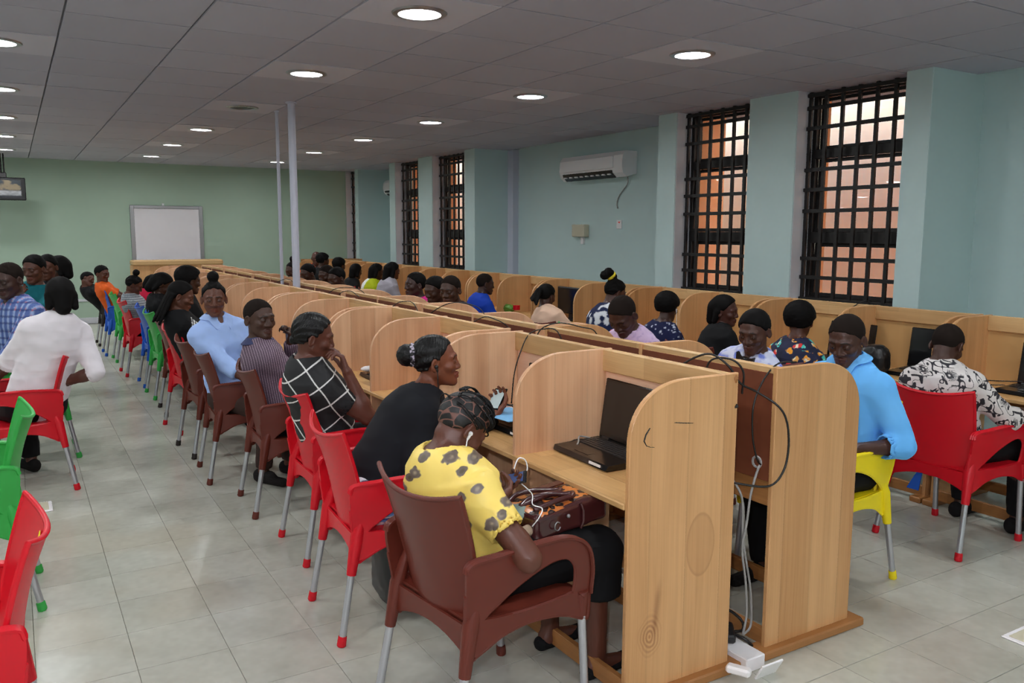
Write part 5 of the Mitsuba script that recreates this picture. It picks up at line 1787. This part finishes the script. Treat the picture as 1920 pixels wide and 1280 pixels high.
put('cap', lathe([(0.0155, 0.212), (0.0155, 0.232), (0.0, 0.233)], 18, (1.81, 12.1, 0.731)), 'plastic_blue', t, label='blue cap')
bsdf('bottle_plastic', (176, 190, 200), 0.15, specular=0.6)
bsdf('green_wrap', (96, 150, 60), 0.4)
t = thing('snack_pack', 'green snack pack with a red lid on the window carrel by the royal blue shirt', 'snack pack')
m = trimesh.creation.icosphere(3, 1.0)
put('pack', trimesh.Trimesh(np.array(m.vertices) * [0.06, 0.11, 0.05] * (1 + 0.25 * (meshkit.noise(np.array(m.vertices) * 3, 2)[:, None] - 0.5)) + [4.90, 8.25, 0.777], m.faces, process=False), 'green_wrap', t, True)
put('lid', lathe([(0.0, 0.0), (0.04, 0.0), (0.04, 0.05), (0.0, 0.052)], 20, (4.90, 8.06, 0.775)), 'plastic_red', t, 40, label='red lid')

# ---------------------------------------------------------------- cables
def cable(pts, r_, mat, label, seg=10):
    return single('cable', tube(bez(pts, seg), r_, 7), mat, label, 'cable', None, True)


cable([(2.20, 2.50, 0.78), (2.21, 2.53, 0.95), (2.225, 2.46, 1.085), (2.228, 2.39, 1.15), (2.232, 2.27, 1.198), (2.25, 2.19, 1.165), (2.298, 2.17, 1.096), (2.39, 2.17, 1.053), (2.44, 2.112, 1.005), (2.470, 2.092, 0.945), (2.484, 2.090, 0.842), (2.460, 2.090, 0.752), (2.397, 2.10, 0.703), (2.30, 2.16, 0.712), (2.26, 2.24, 0.72)], 0.0042, 'black_cable', 'thick black cable looping over the nearest carrel rail and down between the end panels')
cable([(2.25, 2.30, 1.0), (2.24, 2.28, 1.16), (2.27, 2.20, 1.185), (2.31, 2.17, 1.14), (2.33, 2.19, 1.05)], 0.0038, 'black_cable', 'second black cable bending over the rail corner of the nearest carrel')
cable([(2.60, 2.17, 1.152), (2.487, 2.16, 1.156), (2.422, 2.17, 1.097), (2.373, 2.17, 1.003), (2.374, 2.17, 0.889), (2.399, 2.17, 0.802), (2.431, 2.18, 0.765), (2.46, 2.19, 0.76)], 0.0034, 'black_cable', 'thin black cable hanging from the top of the bare hardboard backing')
cable([(2.46, 2.19, 0.765), (2.434, 2.19, 0.74), (2.412, 2.2, 0.643), (2.395, 2.2, 0.528), (2.377, 2.2, 0.422), (2.403, 2.2, 0.285), (2.416, 2.2, 0.149), (2.40, 2.2, 0.065)], 0.0048, 'grey_cable', 'grey cable hanging from the hole in the hardboard to the floor box')
cable([(2.30, 2.22, 0.73), (2.33, 2.2, 0.69), (2.367, 2.2, 0.619), (2.386, 2.21, 0.486), (2.41, 2.21, 0.372), (2.445, 2.21, 0.231), (2.443, 2.2, 0.097), (2.40, 2.2, 0.062)], 0.0048, 'grey_cable', 'second grey cable hanging left of the first one between the end panels')
cable([(2.34, 2.32, 0.10), (2.40, 2.30, 0.13), (2.45, 2.26, 0.09), (2.42, 2.22, 0.07), (2.36, 2.22, 0.075), (2.37, 2.16, 0.07), (2.40, 2.15, 0.04)], 0.006, 'black_cable', 'short black cable curled at the floor box between the end panels')
t = thing('hole_collar', 'cable hole in the hardboard with a grey collar', 'cable hole')
put('ring', moved(lathe([(0.016, 0.0), (0.018, 0.006), (0.024, 0.006), (0.026, 0.0), (0.016, 0.0)], 20), np.array([[0, 0, -1], [0, 1, 0], [1, 0, 0]]), (2.4445, 2.205, 0.765)), 'grey_cable', t)
t = thing('floor_box', 'white power trunking box on the floor between the two end panels', 'power box')
put('trunk', box(2.275, 2.375, 2.06, 2.30, 0.0, 0.055, 0.004), 'white_plastic', t)
put('end_flap', moved(box(-0.055, 0.055, -0.004, 0.004, 0.0, 0.075, 0.002), np.array([[1, 0, 0], [0, math.cos(0.5), -math.sin(0.5)], [0, math.sin(0.5), math.cos(0.5)]]), (2.33, 2.02, 0.0)), 'white_plastic', t)
t = thing('power_plug', 'white plug lying beside the floor box', 'plug')
put('body', moved(box(-0.02, 0.02, -0.045, 0.045, 0, 0.03, 0.008), rot_z(0.5), (2.20, 2.03, 0.037)), 'white_plastic', t)
t = thing('power_adapter', 'black power adapter lying on the floor box', 'adapter')
put('brick', moved(box(-0.03, 0.03, -0.065, 0.065, 0, 0.035, 0.008), rot_z(-0.7), (2.345, 2.235, 0.056)), 'black_plastic', t)
for k, pts in enumerate([[(2.20, 4.22, 0.95), (2.225, 4.196, 1.102), (2.24, 4.06, 1.175), (2.25, 3.95, 1.18), (2.30, 3.86, 1.13), (2.33, 3.83, 1.0)], [(2.10, 3.50, 0.80), (2.12, 3.505, 0.95), (2.15, 3.496, 1.057), (2.19, 3.48, 1.145), (2.22, 3.39, 1.18), (2.26, 3.33, 1.17), (2.30, 3.30, 1.05)],
                         [(2.28, 3.58, 1.08), (2.31, 3.55, 1.16), (2.36, 3.46, 1.195), (2.43, 3.37, 1.18), (2.50, 3.34, 1.15), (2.53, 3.33, 1.02)], [(2.19, 5.45, 0.95), (2.215, 5.42, 1.06), (2.235, 5.30, 1.15), (2.25, 5.17, 1.185), (2.28, 5.06, 1.17), (2.31, 5.0, 1.02)],
                         [(2.31, 5.0, 1.06), (2.36, 4.92, 1.14), (2.42, 4.80, 1.195), (2.46, 4.64, 1.20), (2.50, 4.52, 1.16), (2.53, 4.48, 1.02)], [(2.25, 6.9, 1.08), (2.33, 6.8, 1.17), (2.40, 6.6, 1.19), (2.45, 6.5, 1.17), (2.50, 6.45, 1.1)], [(2.19, 6.45, 1.0), (2.225, 6.4, 1.15), (2.26, 6.25, 1.19), (2.30, 6.15, 1.15)], [(2.26, 8.6, 1.08), (2.33, 8.45, 1.16), (2.38, 8.3, 1.17), (2.42, 8.2, 1.1)]]):
    cable(pts, 0.0030, 'black_cable', ['thin black cable arching over the rail behind the woman in white grid blouse', 'thin black cable running up the second carrel and over its rail', 'thin black cable bridging the gap between the rows at the second carrel', 'thin black cable arching over the third carrel rail', 'thin black cable arching between the rows left of the brown chair back', 'thin cable looping between the rows near the thick post', 'small dark cable bending over the rail below the thick post', 'far thin cable lying across the gap by the posts'][k])
cable([(2.33, y, 1.10 + 0.012 * math.sin(y * 3.1)) for y in np.arange(5.4, 12.2, 0.4)], 0.011, 'grey_cable', 'pale bundle of cables lying along the gap between the central rows', 3)
cable([(5.05, 3.9, 1.0), (5.18, 3.85, 1.12), (5.27, 3.80, 1.17), (5.33, 3.78, 1.08)], 0.004, 'black_cable', 'short black cable over the back of the window carrels')
cable([(4.96, 2.62, 0.77), (4.92, 2.70, 0.765), (4.97, 2.78, 0.775), (5.06, 2.72, 0.77), (5.12, 2.6, 0.78)], 0.0032, 'black_cable', 'thin cable lying beside the right edge laptop')
cable([(1.98, 2.78, 0.742), (2.02, 2.81, 0.765), (2.06, 2.855, 0.775), (2.12, 2.85, 0.76), (2.17, 2.84, 0.745), (2.20, 2.72, 0.742)], 0.0034, 'grey_cable', 'grey cable lying behind the nearest open laptop')
cable([(1.95, 2.82, 0.742), (1.99, 2.84, 0.755), (2.05, 2.86, 0.76), (2.14, 2.85, 0.752), (2.23, 2.82, 0.745)], 0.0036, 'black_cable', 'black cable lying behind the nearest open laptop')
cable([(1.99, 3.58, 0.745), (2.04, 3.50, 0.80), (2.10, 3.46, 0.79), (2.06, 3.56, 0.775), (2.16, 3.50, 0.79), (2.2, 3.55, 0.76)], 0.004, 'black_cable', 'tangled black cable on the desk behind the raised phone')

# ---------------------------------------------------------------- bags, stool, shoes and cloth
def leopard_fn(p, n, uv):
    d1, d2, k = voronoi(p.x * 30 + 1.2 * noise(p.y * 40, p.x * 30, 1), p.y * 34)
    spot = smoothstep(0.58, 0.46, d1 + 0.12 * noise(p.x * 120, p.y * 120, 3))
    core = smoothstep(0.24, 0.12, d1)
    c = mix(C(206, 124, 56), C(160, 82, 34), noise(p.x * 18, p.y * 18, 2))
    c = mix(c, C(34, 22, 22), spot)
    return mix(c, C(92, 66, 56), core * 0.6)


bsdf('leopard_cloth', pr(leopard_fn), 0.25, specular=0.5, clearcoat=0.6)
bsdf('maroon_patent', (58, 18, 20), 0.10, specular=0.7, clearcoat=0.8)
bsdf('grey_green_cloth', (130, 148, 140), 0.7)
bsdf('tan_cloth', (168, 146, 124), 0.6)
BR = rot_z(0.16) @ np.array([[math.cos(-0.05), 0, math.sin(-0.05)], [0, 1, 0], [-math.sin(-0.05), 0, math.cos(-0.05)]])
BT = np.array([1.615, 2.405, 0.655])


def bag_solid(sx, sy, sz, rr):
    pts = []
    for x in (-1, 1):
        for y in (-1, 1):
            for z in (-1, 1):
                s_ = trimesh.creation.icosphere(2, rr)
                k = 0.93 if x < 0 else 1.0
                pts.append(np.array(s_.vertices) + [x * (sx - rr), y * (sy - rr) * k, z * (sz - rr) * k])
    m = man(m3.Manifold.hull_points(np.vstack(pts)).refine_to_length(0.02))
    return m


m = bag_solid(0.175, 0.115, 0.048, 0.022)
v = np.array(m.vertices)
nn = normals_of(v, m.faces)
v = v + nn * (0.012 * (meshkit.fbm(v * 16, 2, 3) - 0.5))[:, None]
t = thing('handbag', 'maroon patent handbag with a leopard print face on the lap of the woman in yellow', 'handbag')
put('body', moved(trimesh.Trimesh(v, m.faces, process=False), BR, BT), 'maroon_patent', t, True)
U, V = np.meshgrid(np.linspace(-0.158, 0.16, 25), np.linspace(-0.100, 0.100, 17), indexing='ij')
Z = 0.050 + 0.006 * (meshkit.fbm(np.stack([U * 14, V * 14, U * 0], -1), 2, 5) - 0.3) - 0.012 * (np.abs(V / 0.1) ** 6) - 0.010 * (np.abs(U / 0.16) ** 8)
put('leopard_face', moved(slab(np.stack([U, V, Z], -1), 0.006), BR, BT), 'leopard_cloth', t, 40, label='leopard print face')
for y0, h in ((0.035, 0.030), (-0.03, 0.036)):
    put('handle', moved(tube(bez([(-0.15, y0 + 0.03, 0.052), (-0.10, y0 + 0.035, 0.068), (-0.03, y0 + 0.01, 0.060 + h * 0.4), (0.03, y0 - 0.02, 0.064), (0.045, y0 - 0.035, 0.066), (0.02, y0 - 0.05, 0.066), (-0.05, y0 - 0.045, 0.066), (-0.14, y0 - 0.035, 0.054)], 8), 0.0095, 9), BR, BT), 'maroon_patent', t, True)
put('strap_tab', moved(slab(np.stack(list(np.meshgrid(np.linspace(0.0, 0.11, 9), np.linspace(-0.016, 0.016, 4), indexing='ij')) + [np.full((9, 4), 0.062)], -1) + [0.0, 0.065, 0.0], 0.006), BR, BT), 'maroon_patent', t, 40)
put('side_strap', moved(tube([(0.035, -0.114, 0.045), (0.042, -0.121, 0.02), (0.040, -0.121, -0.02), (0.034, -0.114, -0.045)], 0.006, 8), BR, BT), 'maroon_patent', t, True)
put('ring', moved(tube([(-0.085 + 0.013 * math.cos(q_), -0.121, -0.004 + 0.015 * math.sin(q_)) for q_ in np.linspace(0.6, 2 * math.pi - 0.3, 22)], 0.0024, 7), BR, BT), 'aluminium', t, True, label='metal ring')
put('stud', moved(moved(trimesh.creation.icosphere(2, 0.007), None, (-0.03, -0.119, 0.018)), BR, BT), 'aluminium', t, True)
single('pouch', moved(trimesh.Trimesh(np.array(trimesh.creation.icosphere(3, 1.0).vertices) * [0.055, 0.05, 0.03] * (1 + 0.2 * (meshkit.noise(np.array(trimesh.creation.icosphere(3, 1.0).vertices) * 4, 2)[:, None] - 0.5)), trimesh.creation.icosphere(3, 1.0).faces, process=False), BR, (1.455, 2.385, 0.675)), 'grey_green_cloth', 'grey green cloth pouch at the open end of the handbag', 'pouch', smooth=True)
single('purse', moved(moved(tube([(0, -0.07, 0), (0, -0.066, 0), (0, 0.066, 0), (0, 0.07, 0)], [0.008, 0.02, 0.02, 0.008], 14), rot_z(-1.2)), None, (1.46, 2.31, 0.640)), 'tan_cloth', 'small tan rolled purse under the grey green pouch', 'purse', smooth=True)
cable([(1.50, 2.43, 0.765), (1.52, 2.39, 0.735), (1.485, 2.33, 0.72), (1.505, 2.30, 0.71), (1.475, 2.275, 0.69), (1.455, 2.285, 0.66)], 0.0022, 'white_cable', 'white earphone cord trailing over the handbag')
cable([(1.49, 2.47, 0.80), (1.53, 2.50, 0.835), (1.56, 2.50, 0.825), (1.55, 2.47, 0.80), (1.52, 2.45, 0.79)], 0.0024, 'white_cable', 'loop of white earphone cord above the phone')


def soft_bag(name, label, cat_, c, r_, mat, seed, strap=True):
    m = trimesh.creation.icosphere(4, 1.0)
    v = np.array(m.vertices)
    v = np.sign(v) * np.abs(v) ** 0.72
    v = v * np.array(r_) * (1 + 0.16 * (meshkit.fbm(v * 2.2, 3, seed)[:, None] - 0.5))
    v[:, 2] = np.maximum(v[:, 2], -r_[2] * 0.92)
    t = thing(name, label, cat_)
    put('body', moved(trimesh.Trimesh(v, m.faces, process=False), None, c), mat, t, True)
    if strap:
        c = np.array(c)
        put('strap', tube(bez([c + [-r_[0] * 0.5, 0, r_[2] * 0.8], c + [-r_[0] * 0.35, 0.01, r_[2] * 1.25], c + [r_[0] * 0.2, 0.0, r_[2] * 1.3], c + [r_[0] * 0.45, 0, r_[2] * 0.8]], 8), 0.009, 7), mat, t, True)
        put('pocket', moved(box(-r_[0] * 0.55, r_[0] * 0.55, -r_[1] * 0.98, -r_[1] * 0.75, -r_[2] * 0.6, r_[2] * 0.15, 0.02), None, c), mat, t)


soft_bag('backpack', 'black backpack on the floor beside the red chair of the woman in the black top', 'backpack', (1.42, 3.30, 0.165), (0.13, 0.15, 0.18), 'black_plastic', 3)
soft_bag('backpack', 'black bag on the carrel desk beside the woman in the pale blue shirt', 'bag', (1.80, 5.72, 0.90), (0.075, 0.13, 0.18), 'black_plastic', 4, False)
bsdf('cyan_cloth', (96, 178, 204), 0.7)
soft_bag('cloth_bag', 'cyan cloth bag on the lap between the pale blue shirt and the striped shirt', 'bag', (1.40, 5.36, 0.63), (0.16, 0.11, 0.13), 'cyan_cloth', 5, False)
bsdf('blue_cloth', (44, 104, 200), 0.7)


def heap_fn(p, n, uv):
    return mix(C(70, 70, 76), C(186, 52, 140), smoothstep(0.5, 0.56, noise(p.y * 22, p.z * 22, 3)))


bsdf('magenta_print', pr(heap_fn), 0.75)
soft_bag('backpack', 'magenta and grey patterned bag hung behind the man in royal blue', 'backpack', (4.21, 8.42, 0.90), (0.10, 0.14, 0.16), 'magenta_print', 8)
soft_bag('handbag', 'black handbag on the window carrel desk behind the sky blue shirt', 'handbag', (4.86, 3.42, 0.825), (0.07, 0.10, 0.10), 'black_plastic', 9, False)
# blue cloth on the green chair
U, V = np.meshgrid(np.linspace(-0.12, 0.12, 13), np.linspace(0, 1, 15), indexing='ij')
th_ = (V - 0.45) * 2.6
single('cloth', slab(np.stack([1.135 + 0.022 * np.cos(th_ + 1.57) * -1 + 0.012 * np.sin(U * 60), 8.97 + U, 0.895 + 0.0 * U - 0.11 * np.abs(V - 0.45) - 0.02 + 0.008 * np.sin(U * 45)], -1), 0.006), 'blue_cloth', 'blue cloth draped over the back of the green aisle chair', 'cloth', smooth=True)
t = thing('stool', 'black-legged stool with a navy cushion beside the right red chair', 'stool')
put('cushion', lathe([(0.0, 0.585), (0.14, 0.585), (0.165, 0.60), (0.17, 0.625), (0.15, 0.65), (0.08, 0.658), (0.0, 0.66)], 28, (4.72, 2.12, 0)), 'navy_seat', t, 40, label='navy cushion')
for k in range(4):
    q_ = math.pi / 4 + k * math.pi / 2
    put('leg', tube([(4.72 + 0.12 * math.cos(q_), 2.12 + 0.12 * math.sin(q_), 0.59), (4.72 + 0.17 * math.cos(q_), 2.12 + 0.17 * math.sin(q_), 0.0)], 0.014, 10), 'black_metal', t, 40)
put('ring', tube([(4.72 + 0.15 * math.cos(q_), 2.12 + 0.15 * math.sin(q_), 0.22) for q_ in np.linspace(0, 2 * math.pi, 33)], 0.007, 7), 'black_metal', t, True)
bsdf('navy_seat', (30, 44, 100), 0.6)
single('plastic_sheet', man(m3.Manifold.hull_points(np.array([[4.70, 2.93, 0.22], [4.70, 3.03, 0.08], [4.70, 2.95, 0.08], [4.706, 2.93, 0.22], [4.706, 3.03, 0.08], [4.706, 2.95, 0.08], [4.70, 2.96, 0.21]]))), 'plastic_blue', 'blue plastic corner hanging below the window carrel desk', 'plastic sheet')
